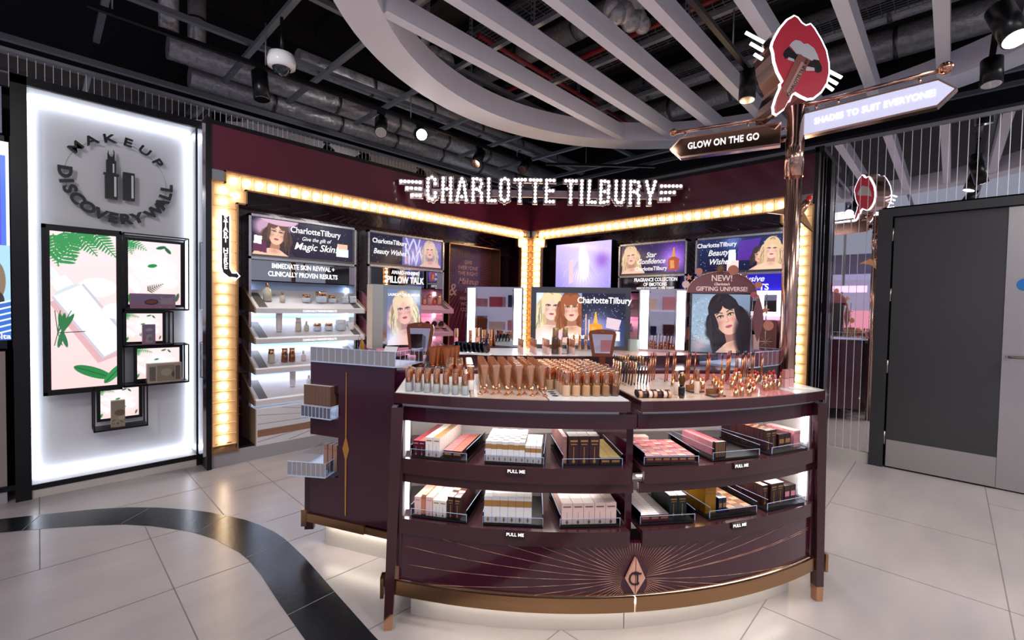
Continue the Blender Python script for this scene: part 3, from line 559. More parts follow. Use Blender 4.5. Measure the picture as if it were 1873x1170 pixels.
prod_box((238, 537, 321, 565), PY+.03, F2[2]+.014, .04, 'long pink palette carton on the upper black frame shelf', None, mat('pink_carton', 'cf8fb4', .35), pr1)
prod_box((260.5, 593, 284.5, 633), PY+.03, F4[3]+.0, .035, 'narrow upright pink carton standing on the middle black frame', None, mat('pink_carton', 'cf8fb4', .35), pr2)
cs = prod_box((269.5, 664, 333, 699), PY+.01, F4[2]+.014, .07, 'rounded cream gift case with clear side windows in the wide low frame', None, mat('cream_case', 'b9a796', .4), lambda o, w, h: (MB().box(-w*.44, -w*.27, -.002, 0, h*.12, h*.85).build('window', mat('window_film', '6f6a66', .1), o), MB().box(w*.30, w*.44, -.002, 0, h*.12, h*.85).build('window', mat('window_film', '6f6a66', .1), o), picture(Art(.5*w, h*.8, 50, 'cbb49c').ell(.5, .55, .3, .25, 'e9dcc8').ell(.9, .4, .15, .2, '8c6a4e').line((1, .2), (1.3, .8), .05, 'a3835f'), w*.5, h*.8, -w*.23, -.002, h*.1, o, 'printed_front', .1)))
prod_box((203, 732, 229, 777), PY+.03, F5[2]+.014, .035, 'tan upright carton standing in the lowest black frame', None, mat('tan_carton', 'c7ae97', .4), pr4)
# neighbouring unit at the very edge: a video screen over a beige board
nu = thing('neighbour_display', 'display unit cut by the picture edge, blue video screen over beige board', 'display unit', (-1.4, PY, 0))
s0 = pl(18, 440, 1, PY+.02); zt, zb2 = pl(9, 258, 1, PY).z, pl(9, 622, 1, PY).z; xe = s0.x+1.4
MB().box(.1, 1.245, .02, .1, zb2-.06, zt+.04).box(xe+.006, 1.275, 0, .1, zb2-.06, zt+.04).build('screen_housing', BLACKM, nu)
a = Art(1.0, zt-zb2, 380, 'e8ecf2'); A = a.a
a.poly([(0, .0), (A*.985, 0), (A*.985, .93), (0, .93)], '4a6fd0').poly([(0, .48), (A*.96, .48), (A*.96, .90), (0, .90)], '5a46c8').poly([(0, 0), (A, 0), (A, .48), (0, .48)], '9cc4ea')
a.ell(A*.93, .30, .035, .10, '7c6a55').ell(A*.93, .2, .03, .05, '2d2a2c').poly([(A*.86, 0), (A, 0), (A, .20), (A*.9, .16)], '2f63b8')
for i in range(6): a.line((A*.88, .02+i*.03), (A, .05+i*.03), .008, 'dfe8f4')
picture(a, 1.0, zt-zb2, xe-1.0, .018, zb2, nu, 'video_screen', 1.2)
text('volta', .05, TEXTW, nu, xe-.05, .014, zb2+.025, 'caption', .001, 1, .001)
MB().box(.1, 1.235, .02, .1, .12, zb2-.08).build('beige_board', BEIGE, nu); MB().box(.1, 1.275, -.0, .06, .085, .12).build('bottom_rail', BLACKM, nu); MB().box(.1, 1.235, .01, .1, 0, .085).build('kick_board', GREYP, nu)
MB().box(.1, 1.235, .03, .1, zt+.06, 2.9).build('header_board', LAV, nu)
# ================================================================== THE BULB-FRAMED SHOP WALLS
def marquee(T, L):
    z0 = .125; back = MB(); o_ = [(0, z0), (0, 2.476), (.105, 2.476), (.105, 2.57), (L-.105, 2.57), (L-.105, 2.476), (L, 2.476), (L, z0)]
    i_ = [(.2, z0), (.2, 2.31), (.27, 2.31), (.27, 2.435), (L-.27, 2.435), (L-.27, 2.31), (L-.2, 2.31), (L-.2, z0)]
    back.prism([(0, z0), (.2, z0), (.2, 2.31), (.27, 2.31), (.27, 2.435), (.27, 2.57), (.105, 2.57), (.105, 2.476), (0, 2.476)], .03, .04, 'xz')
    back.prism([(L, z0), (L-.2, z0), (L-.2, 2.31), (L-.27, 2.31), (L-.27, 2.435), (L-.27, 2.57), (L-.105, 2.57), (L-.105, 2.476), (L, 2.476)], .03, .04, 'xz')
    back.box(.27, L-.27, .03, .04, 2.435, 2.57)
    for x in (0, L-.2):  # cross fins added to the trough to shade it between bulbs
        for i in range(24): back.box(x+.004, x+.196, .004, .03, .235+(i-.5)*.0945-.004, .235+(i-.5)*.0945+.004)
    n_ = int((L-.36)/.103)
    for i in range(1, n_+1): xx = .18+(L-.36)*(i-.5)/n_; back.box(xx-.004, xx+.004, .004, .03, 2.44, 2.565)
    back.build('trough', GOLDL, T)
    rim = MB()
    for pts, s in ((o_, -1), (i_, 1)):
        for a, b in zip(pts, pts[1:]):
            if a[0] == b[0]: x = a[0]; rim.box(x-.007, x+.007, -.012, .035, min(a[1], b[1])-.007, max(a[1], b[1])+.007)
            else: rim.box(min(a[0], b[0])-.007, max(a[0], b[0])+.007, -.012, .035, a[1]-.007, a[1]+.007)
    rim.build('rim', GOLD, T)
    for x in (.1, L-.1):
        MB().add([(x-.093, -.012, z0), (x+.093, -.012, z0), (x+.093, -.012, z0+.014), (x-.093, -.012, z0+.014), (x-.06, .03, z0+.075), (x+.06, .03, z0+.075)], [(0, 1, 2, 3), (3, 2, 5, 4), (0, 3, 4), (1, 5, 2)]).build('end_cap', GOLD, T)
    MB().box(.007, .098, -.004, .03, 2.484, 2.57).box(L-.098, L-.007, -.004, .03, 2.484, 2.57).build('corner_block', GALV, T)
    pos = []
    for x in (.1, L-.1):
        pos += [(x, .235+i*.0945) for i in range(24)]
    pos += [(.19, 2.375), (L-.19, 2.375)]
    n = int((L-.36)/.103); pos += [(.18+(L-.36)*i/n, 2.503) for i in range(n+1)]
    b0 = MB(); b0.ball((0, .006, 0), .029, n=12, m_=8); b0.cyl((0, .018, 0), (0, .032, 0), .014, n=10); ob = b0.build('bulb', BULB, T); ob.location = (pos[0][0], 0, pos[0][1])
    for x, z in pos[1:]: k = ob.copy(); COL.objects.link(k); k.parent = T; k.location = (x, 0, z)
mq1 = thing('bulb_marquee', 'gold bulb lined frame around the wall with the skincare shelves', 'light frame', (1.02, 4.55, 0)); marquee(mq1, 4.07)
mq2 = thing('bulb_marquee', 'gold bulb lined frame around the wall with the fragrance screens', 'light frame', (5.1, 4.54, 0), -math.pi/2); marquee(mq2, 3.57)
sh = thing('hook_arrow_sign', 'narrow start here sign with white outline and hooked arrow on the bulbs', 'sign', (1.02, 4.505, 0))
PA = [(.062, 2.20), (.098, 2.185), (.134, 2.195), (.134, 1.735), (.15, 1.70), (.172, 1.70), (.172, 1.72), (.212, 1.672), (.172, 1.628), (.172, 1.65), (.12, 1.652), (.075, 1.69), (.062, 1.74)]
MB().prism([(x, z) for x, z in PA], .0, .03, 'xz').build('sign_body', NEON, sh)
MB().prism([(.070, 2.188), (.098, 2.174), (.126, 2.184), (.126, 1.735), (.145, 1.692), (.178, 1.692), (.178, 1.702), (.201, 1.672), (.178, 1.645), (.178, 1.658), (.124, 1.660), (.081, 1.695), (.070, 1.742)], -.003, .0, 'xz').build('sign_face', mat('sign_dark', '2a1418', .3), sh)
for i, ch in enumerate('START HERE'):
    if ch != ' ': text(ch, .060, TEXTW, sh, .098, -.0045, 2.155-i*.0455, 'letter', .001, .9, .0022)
def booth(T, L):
    MB().box(-.02, L+.02, .0, .3, 0, .12).build('plinth', GREYP, T)
    MB().box(.0, L, .04, .47, .115, .137).build('ledge', BLACKM, T)
    MB().box(0, L+(.43 if T is not B2 else 0), .45, .48, .12, 2.6).build('back_board', MAROON, T)
    MB().box(0, L, .04, .46, 2.44, 2.46).build('soffit', MAROON, T)
    MB().box(0, L, .0, .05, 2.575, 2.95).build('fascia', MAROON2, T)
    MB().box(0, L, -.005, .15, 2.95, 2.985).build('top_edge', BLACKM, T)
    MB().box(L*.57, L*.57+.003, -.0025, 0, 2.575, 2.95).build('fascia_joint', BLACK, T)
B1 = bpy.data.objects.new('wall_booth_left', None); COL.objects.link(B1); B1.location = (1.02, 4.56, 0); structure(B1)
B2 = bpy.data.objects.new('wall_booth_right', None); COL.objects.link(B2); B2.location = (5.11, 4.56, 0); B2.rotation_euler = (0, 0, -math.pi/2); structure(B2)
booth(B1, 4.09); booth(B2, 3.59)
MB().box(-.035, -.0, -.03, .48, .0, 2.99).build('end_post', BLACKM, B1); MB().box(-.062, -.038, -.02, .5, .12, 2.93).build('mirror_edge', CHROME, B1)
e = MB().box(3.59, 3.62, -.02, .03, .12, 2.99); e.box(3.60, 3.63, .12, .17, .12, 2.95); e.box(3.60, 3.66, .36, .43, .05, 2.95); e.box(3.585, 3.66, -.02, .45, 2.95, 3.0); e.build('end_post', BLACKM, B2)
MB().box(3.60, 3.615, .03, .12, .12, 2.95).box(3.60, 3.615, .17, .36, .12, 2.95).build('bronze_side', mat('bronze_panel', '4a3323', .25, .7), B2)
MB().box(3.615, 3.64, .22, .24, .12, 2.95).box(3.6, 3.625, .03, .04, .12, 2.95).build('mirror_edge', CHROME, B2)
def chevrons(T, L, gaps, cxs, top=2.31):
    m_ = MB(); y = .447
    for i in range(-22, 23):            # short zigzag lines fanning over the units
        if abs(i) < 1: continue
        s = 1 if i > 0 else -1; k = abs(i); x = cxs+s*(.03+.062*k+.0016*k*k); sp = .006*k*s
        if .25 < x < L-.25 and (k < 9 or k % 2): m_.tube([(x-sp*1.6, y, 2.29), (x+sp*1.6, y, 2.37), (x-sp*1.6, y, 2.45)], .0028, 4)
    for g0, g1, s in gaps:              # slanting lines between the units
        zt_ = 2.36; w = g1-g0
        for i in range(26):
            z = zt_-i*.085; k = .55*(i/12-1)*-1 if i < 12 else -.12*(i-12)/6
            dz = w*k*1.3*s; z2 = z-abs(dz)*1.0 if i < 12 else z+abs(dz)*.5
            if z > .3: m_.tube([(g0 if s > 0 else g1, y, z), (g1 if s > 0 else g0, y, max(.15, z2-w*.5*(1-i/13)*2 if i < 13 else z2))], .0018, 4)
    m_.build('rose_gold_inlay', ROSEL, T)
chevrons(B1, 4.09, ((.2, .36, 1), (1.44, 1.58, 1), (2.66, 2.76, -1)), 2.05)
chevrons(B2, 3.59, ((.2, .34, 1), (1.3, 1.37, -1), (2.3, 2.38, -1)), 1.78)
for z in (1.15, 1.5, 1.85, 2.15):
    pass
# fascia downlight glow comes from the spotlights, seen and added
def unit_frame(T, x0, x1, z0, zm, z1, y=.25):
    w = .022; f = MB()
    for x in (x0, x1-w): f.box(x, x+w, y-.01, .45, z0, z1)
    f.box(x0, x1, y-.01, .3, z1-w, z1); f.box(x0, x1, y-.01, y+.02, zm-.012, zm+.012); f.build('silver_frame', mat('satin_silver', 'cfccd0', .22, .9), T)
def lit_screen(T, art, x0, x1, z0, z1, y=.25, es=1.1, name='screen', inset=.035):
    MB().box(x0+.016, x1-.016, y+.012, y+.1, z0, z1-.016).build('screen_box', mat('screen_surround', '7c7976', .25, .6), T)
    return picture(art, x1-x0-2*inset, z1-z0-2*inset*.8, x0+inset, y+.008, z0+inset*.8, T, name, es)
def swirl(a, n, seed=3, col='b9a0f0'):
    R = random.Random(seed); A = a.a
    for _ in range(n):
        x, y, t = A*R.random(), R.random(), R.random()*6; P = [(x+.18*k/6*math.cos(t+k*.25), y+.18*k/6*math.sin(t+k*.25)) for k in range(7)]; a.path(P, .008, col, .35)
    return a
def bottle_art(a, cx, cy, k, col='c98a28', cap='d8a24a'):
    a.glow(cx, cy, k*.7, 'f0d8ff', .5); a.poly([(cx-.2*k, cy-.4*k), (cx+.2*k, cy-.4*k), (cx+.24*k, cy+.05*k), (cx+.08*k, cy+.14*k), (cx-.08*k, cy+.14*k), (cx-.24*k, cy+.05*k)], col)
    a.poly([(cx-.12*k, cy-.32*k), (cx+.05*k, cy-.32*k), (cx+.02*k, cy), (cx-.15*k, cy)], 'e9b866', .6); a.poly([(cx-.07*k, cy+.14*k), (cx+.07*k, cy+.14*k), (cx+.02*k, cy+.52*k), (cx-.02*k, cy+.52*k)], cap); return a
def jar_art(a, cx, cy, k):
    a.poly([(cx-.3*k, cy-.25*k), (cx+.3*k, cy-.25*k), (cx+.3*k, cy+.15*k), (cx-.3*k, cy+.15*k)], 'cfe0f0'); a.poly([(cx-.2*k, cy-.18*k), (cx+.2*k, cy-.18*k), (cx+.2*k, cy+.05*k), (cx-.2*k, cy+.05*k)], 'f4f6fa'); a.poly([(cx-.27*k, cy+.15*k), (cx+.27*k, cy+.15*k), (cx+.27*k, cy+.38*k), (cx-.27*k, cy+.38*k)], 'e2b49a'); return a
def art_skin(w, h):
    a = Art(w, h, 200, '231a2e', '1d1a33'); A = a.a; a.dots(50, 'c8c4f0', .008, (.3, 1, 0, 1)); swirl(a, 10)
    a.ell(.5, .8, .5, .33, 'b894b0', .1, .3, .7); a.woman(.62, .62, .8, '5b3f36', 'e3b59c', 'a97862', 'a84a5c', None, -.15, '3b2a2a', waves=2, long=.6); a.ell(.66, 1.05, .52, .2, 'c9a3b8', -.1); a.poly([(0, .1), (.36, .05), (.33, .35), (.05, .42)], '5e2a4a'); a.poly([(.03, .3), (.22, .28), (.24, .5), (.05, .52)], 'e5e8f6')
    return jar_art(a, A-.33, .28, .62)
def art_wishes(w, h, people=1):
    a = Art(w, h, 190, '191322', '151833'); A = a.a; a.poly([(A*.42, 0), (A, 0), (A, 1), (A*.42, 1)], '6a62a8'); a.dots(60, 'd8d4ff', .01); swirl(a, 12, 5)
    for i in range(14): a.ell(A*(.47+.016*i), .55+.35*math.sin(i*1.7), .035, .30, 'cfd2f6', .5*math.sin(i), .5, .55)
    a.woman(A*.82, .62, .72, 'cdb4a4', 'dcb0a8', 'a07884', 'b4506c', '7f6a9c', .05, 'a890a0'); a.glow(A*.62, .3, .35, 'e9d6f6', .4)
    for i in range(4): a.poly([(A*(.46+.02*i), .05), (A*(.472+.02*i), .05), (A*(.472+.02*i), .4-.04*i), (A*(.46+.02*i), .4-.04*i)], 'd9b8c8')
    return a
def header(T, x0, x1, z0, z1, lines, y=.3, mt=None):
    MB().box(x0+.016, x1-.016, y, y+.012, z0, z1).build('header_board', mt or MIRROR, T)
    for s, sz, dz, ali in lines: text(s, sz, TEXTW, T, (x0+x1)/2+ali, y-.0015, (z0+z1)/2+dz, 'lettering', .002, .76, sz*.028)
# -- skincare unit
def wall_unit(T, x0, x1, back, lip, side, zs, top_art, ledm=LEDC, yf=.03, xshift=.02):
    MB().box(x0+.016, x1-.016, .43, .445, .46, 1.655).build('back_panel', back, T)
    for x in (x0+.02, x1-.035): MB().box(x, x+.012, .40, .43, .48, 1.62).build('led_strip', ledm, T)
    for i, z in enumerate(zs):
        sh = MB(); a, b = x0+.0, x1-.03+xshift
        sh.k = 0; sh.add([(a, yf, z), (b, yf, z), (b, yf, z+.045), (a, yf, z+.045), (a, .40, z+.225), (b, .40, z+.225), (a, .42, z+.03), (b, .42, z+.03)], [(0, 1, 2, 3), (3, 2, 5, 4), (0, 6, 7, 1), (4, 5, 7, 6)])
        shelf = sh.build('shelf', lip, T)
        for aa_ in (a-.012, b): MB().prism([(yf, z), (yf, z+.05), (.38, z+.25), (.42, z+.25), (.42, z+.03)], aa_, aa_+.012, 'yz').build('shelf_side', side, shelf)
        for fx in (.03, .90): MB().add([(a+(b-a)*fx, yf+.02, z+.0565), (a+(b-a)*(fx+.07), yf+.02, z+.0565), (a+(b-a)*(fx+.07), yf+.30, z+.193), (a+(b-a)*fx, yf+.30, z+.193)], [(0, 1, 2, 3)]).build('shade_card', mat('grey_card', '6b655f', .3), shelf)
        MB().box(a+.02, b-.02, .36, .39, z-.006, z+.004).build('led_strip', ledm, T)
S1 = thing('skincare_display', 'skincare wall unit with white shelves and a magic skin screen', 'shop display', (1.02, 4.55, 0))
unit_frame(S1, .36, 1.44, .46, 1.87, 2.285); lit_screen(S1, art_skin(1.01, .36), .36, 1.44, 1.88, 2.285)
text('CharlotteTilbury', .085, TEXTW, S1, 1.0, .252, 2.18, 'lettering', .002, .9, .001); text('Give the gift of', .055, TEXTW, S1, 1.0, .252, 2.10, 'lettering', .002, .9, 0, shear=.3); text('Magic Skin!', .10, TEXTW, S1, 1.0, .252, 2.02, 'lettering', .002, 1, .001, shear=.3)
header(S1, .36, 1.44, 1.66, 1.865, (('IMMEDIATE SKIN REVIVAL +', .068, .045, 0), ('CLINICALLY PROVEN RESULTS', .068, -.035, 0)))
SHELF_Z = (1.345, 1.06, .78, .49)
wall_unit(S1, .36, 1.44, SKYP, mat('white_shelf', 'e6e2e4', .3), WOOD, SHELF_Z, None)
for z in SHELF_Z[:2]: text('CLINICALLY PROVEN RESULTS', .028, TEXTW, S1, .95, .028, z+.02, 'lettering', .001, .9, .0005)
cb = MB().box(.36, 1.44, .02, .44, .12, .46).build('cabinet', [WHITE], S1)
MB().box(.352, .36, .022, .44, .12, .462).build('side_panel', WOOD, cb)
MB().box(.37, 1.43, .017, .02, .20, .265).build('bronze_band', mat('bronze_band', 'a97f66', .35, .3), cb)
ln = MB()
for i in range(-3, 20):
    a_ = math.radians(180-i*4.6+8); dx, dz = math.cos(a_), math.sin(a_)
    cx_, cz_ = 1.40, .30; t0 = .10; t1 = min((cx_-.37)/max(1e-3, -dx) if dx < 0 else 9, (.45-cz_)/dz if dz > 0 else (cz_-.13)/max(1e-3, -dz))
    if t1 > t0: ln.tube([(cx_+dx*t0, .0165, cz_+dz*t0), (cx_+dx*t1, .0165, cz_+dz*t1)], .0015, 4)
ln.build('ray_lines', mat('fine_grey_line', '77747c', .5), cb)
# -- pillow talk unit
S2 = thing('blush_display', 'pink wall unit with the award winning header and a beauty wishes screen', 'shop display', (1.02, 4.55, 0))
unit_frame(S2, 1.58, 2.66, .46, 1.89, 2.29); lit_screen(S2, art_wishes(1.01, .35), 1.58, 2.66, 1.90, 2.29, es=.95)
text('CharlotteTilbury', .075, TEXTW, S2, 1.87, .252, 2.18, 'lettering', .002, .9, .001); text('Beauty Wishes', .085, TEXTW, S2, 1.87, .252, 2.06, 'lettering', .002, .85, .001, shear=.3)
header(S2, 1.58, 2.66, 1.66, 1.885, (('AWARD-WINNING', .06, .06, 0), ('PILLOW TALK', .11, -.03, 0)))
wall_unit(S2, 1.58, 2.66, PINKW, mat('pink_shelf', 'd79fae', .35), PINKW, SHELF_Z, None, mat('pink_led', 'ffffff', .4, emis='ffd6ec', es=5))
MB().box(1.58, 2.66, .02, .44, .12, .46).build('cabinet', WHITE, S2)
# -- the slogan niche
S3 = thing('slogan_niche', 'maroon wall niche with a rose gold sunburst slogan, left of the corner bulbs', 'wall niche', (1.02, 4.55, 0))
f = MB(); X0, X1, Z1 = 2.75, 3.70, 2.28
for x in (X0, X1-.014): f.box(x, x+.014, .25, .45, .14, Z1)
f.box(X0, X1, .25, .45, Z1-.014, Z1); f.build('gilt_frame', GOLD, S3)
MB().box(X0+.014, X1-.014, .43, .445, .14, Z1-.014).build('niche_back', mat('niche_maroon', '5c1230', .25, coat=.4), S3)
rl = MB(); ccX, ccZ = 3.25, 1.86
for i in range(60):
    a_ = i*math.pi/30; dx, dz = math.cos(a_), math.sin(a_); t1 = min(((X1-.02-ccX) if dx > 0 else (ccX-X0-.02))/max(1e-3, abs(dx)), ((Z1-.03-ccZ) if dz > 0 else (ccZ-1.0))/max(1e-3, abs(dz)))
    if t1 > .27: rl.tube([(ccX+dx*.25, .428, ccZ+dz*.25), (ccX+dx*t1, .428, ccZ+dz*t1)], .0016, 4)
rl.build('sunburst', ROSEL, S3)
for s, sz, z, sh in (('GIVE', .07, 2.06, 0), ('EVERYONE', .075, 1.98, 0), ('THE RIGHT', .075, 1.90, 0), ('Makeup', .12, 1.79, .4), ('&', .24, 1.66, .2), ('Skincare', .09, 1.66, .4), ('AND THE', .07, 1.55, 0), ('WORLD', .07, 1.47, 0), ('COULD', .07, 1.39, 0), ('BE', .07, 1.31, 0)):
    text(s, sz, ROSEL, S3, ccX-.02-(.28 if s == '&' else -.08 if s == 'Skincare' else 0), .426, z, 'lettering', .002, 1, .0005, shear=sh)
f = MB().box(3.80, 3.81, .30, .45, .14, 2.2).box(3.80, 4.0, .30, .45, 2.19, 2.2); f.build('slim_frame', GOLD, S3)
# -- right wall: big screen, fragrance unit, gifts unit
T1 = thing('light_screen', 'bright lilac screen of a glowing figure, next to the corner bulbs', 'screen', (5.1, 4.55, 0), -math.pi/2)
a = Art(.94, .63, 150, '9d8fe0', 'cdbdf4'); A = a.a; swirl(a, 30, 8, 'e9e2ff'); a.ell(A*.5, .5, .45, .7, 'd6c8fa', .2, .9, .8); a.glow(A*.5, .35, .26, 'ffffff', 1); [a.ell(A*(.5+.03*i), .45, .02, .42-.03*abs(i), 'b49ae0', .12*i, .6, .35) for i in range(-5, 6)]; a.ell(A*.5, .80, .1, .15, 'f6d8e2', 0, .5); a.ell(A*.53, .55, .13, .3, 'ffffff', .1, .6); a.poly([(A*.26, .62), (A*.33, .66), (A*.34, .15), (A*.26, .1)], 'f0c8c8', .8); a.glow(A*.85, .6, .25, '8a4ac0', .7)
MB().box(.35, 1.29, .17, .3, 1.60, 2.355).build('screen_box', BLACKM, T1); picture(a, .93, .64, .355, .166, 1.715, T1, 'screen', 1.05)
T2 = thing('fragrance_display', 'wall unit with the purple star confidence perfume screen', 'shop display', (5.1, 4.55, 0), -math.pi/2)
unit_frame(T2, 1.38, 2.29, .46, 1.86, 2.28, .2); a = Art(.84, .36, 180, '1c1438', '251a4a'); A = a.a; a.glow(A*.85, .5, .7, '6a1fc0', .95); a.dots(60, 'c9b8ff', .01); a.woman(A*.16, .62, .75, 'cfb08c', 'e0b49c', 'a87c70', 'b4506c', 'c9b0c8', .1, 'b0916e'); bottle_art(a, A*.84, .4, .85, 'a1482e', 'c98f3a'); lit_screen(T2, a, 1.38, 2.29, 1.87, 2.28, .2)
for s, sz, z, sh in (('STAR IN A', .04, 2.19, 0), ('Star', .09, 2.12, .3), ('Confidence', .09, 2.04, .3), ('CharlotteTilbury', .07, 1.95, 0)):
    if s != 'STAR IN A': text(s, sz, TEXTW, T2, 1.83, .202, z, 'lettering', .002, .9, .001, shear=sh)
header(T2, 1.38, 2.29, 1.67, 1.855, (('FRAGRANCE COLLECTION', .062, .05, .05), ('OF EMOTIONS', .062, -.008, .05), ('HOW DO YOU WANT TO FEEL TODAY?', .036, -.055, .05)), .22, mat('smoke_mirror', '5b5254', .05, 1))
wall_unit(T2, 1.38, 2.29, PINKW, mat('pink_shelf2', 'd9a8b4', .35), PINKW, SHELF_Z, None, mat('pink_led', 'ffffff', .4, emis='ffd6ec', es=4))
MB().box(1.38, 2.29, .02, .44, .12, .46).build('cabinet', WHITE, T2)
T3 = thing('gift_display', 'wall unit with the widest beauty wishes screen, partly behind the pole', 'shop display', (5.1, 4.55, 0), -math.pi/2)
unit_frame(T3, 2.39, 3.33, .46, 1.85, 2.27, .2); a = Art(.87, .36, 200, '10122e', '182350'); A = a.a; a.dots(80, 'bcd0ff', .012); swirl(a, 14, 11, '9ab4ff'); a.glow(A*.42, .9, .35, '8fb0ff', .5); a.poly([(A*.5, .9), (A*.75, .95), (A*.68, .3), (A*.48, .3)], '5a2a9c', .8); a.poly([(A*.37, .2), (A*.47, .2), (A*.46, .65), (A*.38, .65)], 'd8dcf4'); a.poly([(A*.36, .0), (A*.5, .0), (A*.5, .3), (A*.36, .3)], 'e8c4c0')
a.woman(A*.73, .42, .5, '3a2a2c', 'd8a48c', '9c6c5c', 'a84a5c', None, .1, waves=2, long=.4); a.woman(A*.87, .58, .66, 'd0b08a', 'e3b8a0', 'b08474', 'b4506c', 'c8b8cc', -.05); lit_screen(T3, a, 2.39, 3.33, 1.86, 2.27, .2, 1.2)
text('CharlotteTilbury', .07, TEXTW, T3, 2.62, .202, 2.18, 'lettering', .002, .9, .001); text('Beauty', .09, TEXTW, T3, 2.64, .202, 2.09, 'lettering', .002, .9, .001, shear=.3); text('Wishes', .09, TEXTW, T3, 2.66, .202, 1.99, 'lettering', .002, .9, .001, shear=.3)
header(T3, 2.39, 3.33, 1.66, 1.845, (), .22, mat('blue_board', '2a1fb0', .2, emis='2a1fd0', es=.6))
text('Exclusive', .09, TEXTW, T3, 2.95, .215, 1.79, 'lettering', .002, 1, .001, shear=.3); text('GIFTS', .09, TEXTW, T3, 3.05, .215, 1.70, 'lettering', .002, 1, .002)
MB().box(2.41, 3.31, .42, .445, .46, 1.655).build('back_panel', PINKW, T3)
lm = MB().box(2.9, 3.30, .2, .22, 1.40, 1.66).build('lit_mirror', LEDW, T3); MB().box(2.95, 3.07, .19, .2, 1.44, 1.62).box(3.13, 3.25, .19, .2, 1.44, 1.62).build('mirror_panes', MIRROR, lm)
MB().box(2.41, 3.31, .02, .44, .12, 1.05).build('cabinet', PINKW, T3)
tc_ = MB().box(2.92, 3.28, .1, .34, 1.05, 1.36).build('pink_case', mat('rose_case', 'a9786e', .25, .3), T3, .01); MB().cyl((3.03, .1, 1.2), (3.03, .07, 1.2), .055, n=20).cyl((3.03, .075, 1.2), (3.03, .05, 1.2), .03, n=20).build('dial', BLKG, tc_)
# ================================================================== THE ISLAND
GA = math.radians(-39.0); GO = Vector((1.906, 1.1185, 0)); GU = Vector((math.cos(GA), math.sin(GA), 0)); GW = Vector((math.sin(GA), -math.cos(GA), 0))
def G(u, w, z): return GO+GU*u+GW*w+Vector((0, 0, z))
RC = 2.54
def wf(u): return .235-(RC-math.sqrt(RC*RC-u*u))
def arc(b, u0, u1, oa, ob, z0, z1, n=20, flat=None, oz=0):    # curved slab; front follows the counter's curve (local y = -w)
    V = []
    for i in range(n+1):
        u = u0+(u1-u0)*i/n; yf = -(wf(u)+oa); yb = -flat if flat is not None else -(wf(u)+ob)
        V += [(u, yf, z0), (u, yf, z1), (u, yb, z1), (u, yb, z0)]
    F = []
    for i in range(n):
        k = 4*i; F += [(k, k+4, k+5, k+1), (k+1, k+5, k+6, k+2), (k+2, k+6, k+7, k+3), (k+3, k+7, k+4, k)]
    F += [(0, 1, 2, 3), (4*n, 4*n+3, 4*n+2, 4*n+1)]; return b.add(V, F)
ct = thing('display_counter', 'curved maroon makeup counter with sunburst base and two rows of drawers', 'counter', GO, GA)
INW = mat('counter_inner_white', 'e4e0dd', .35)
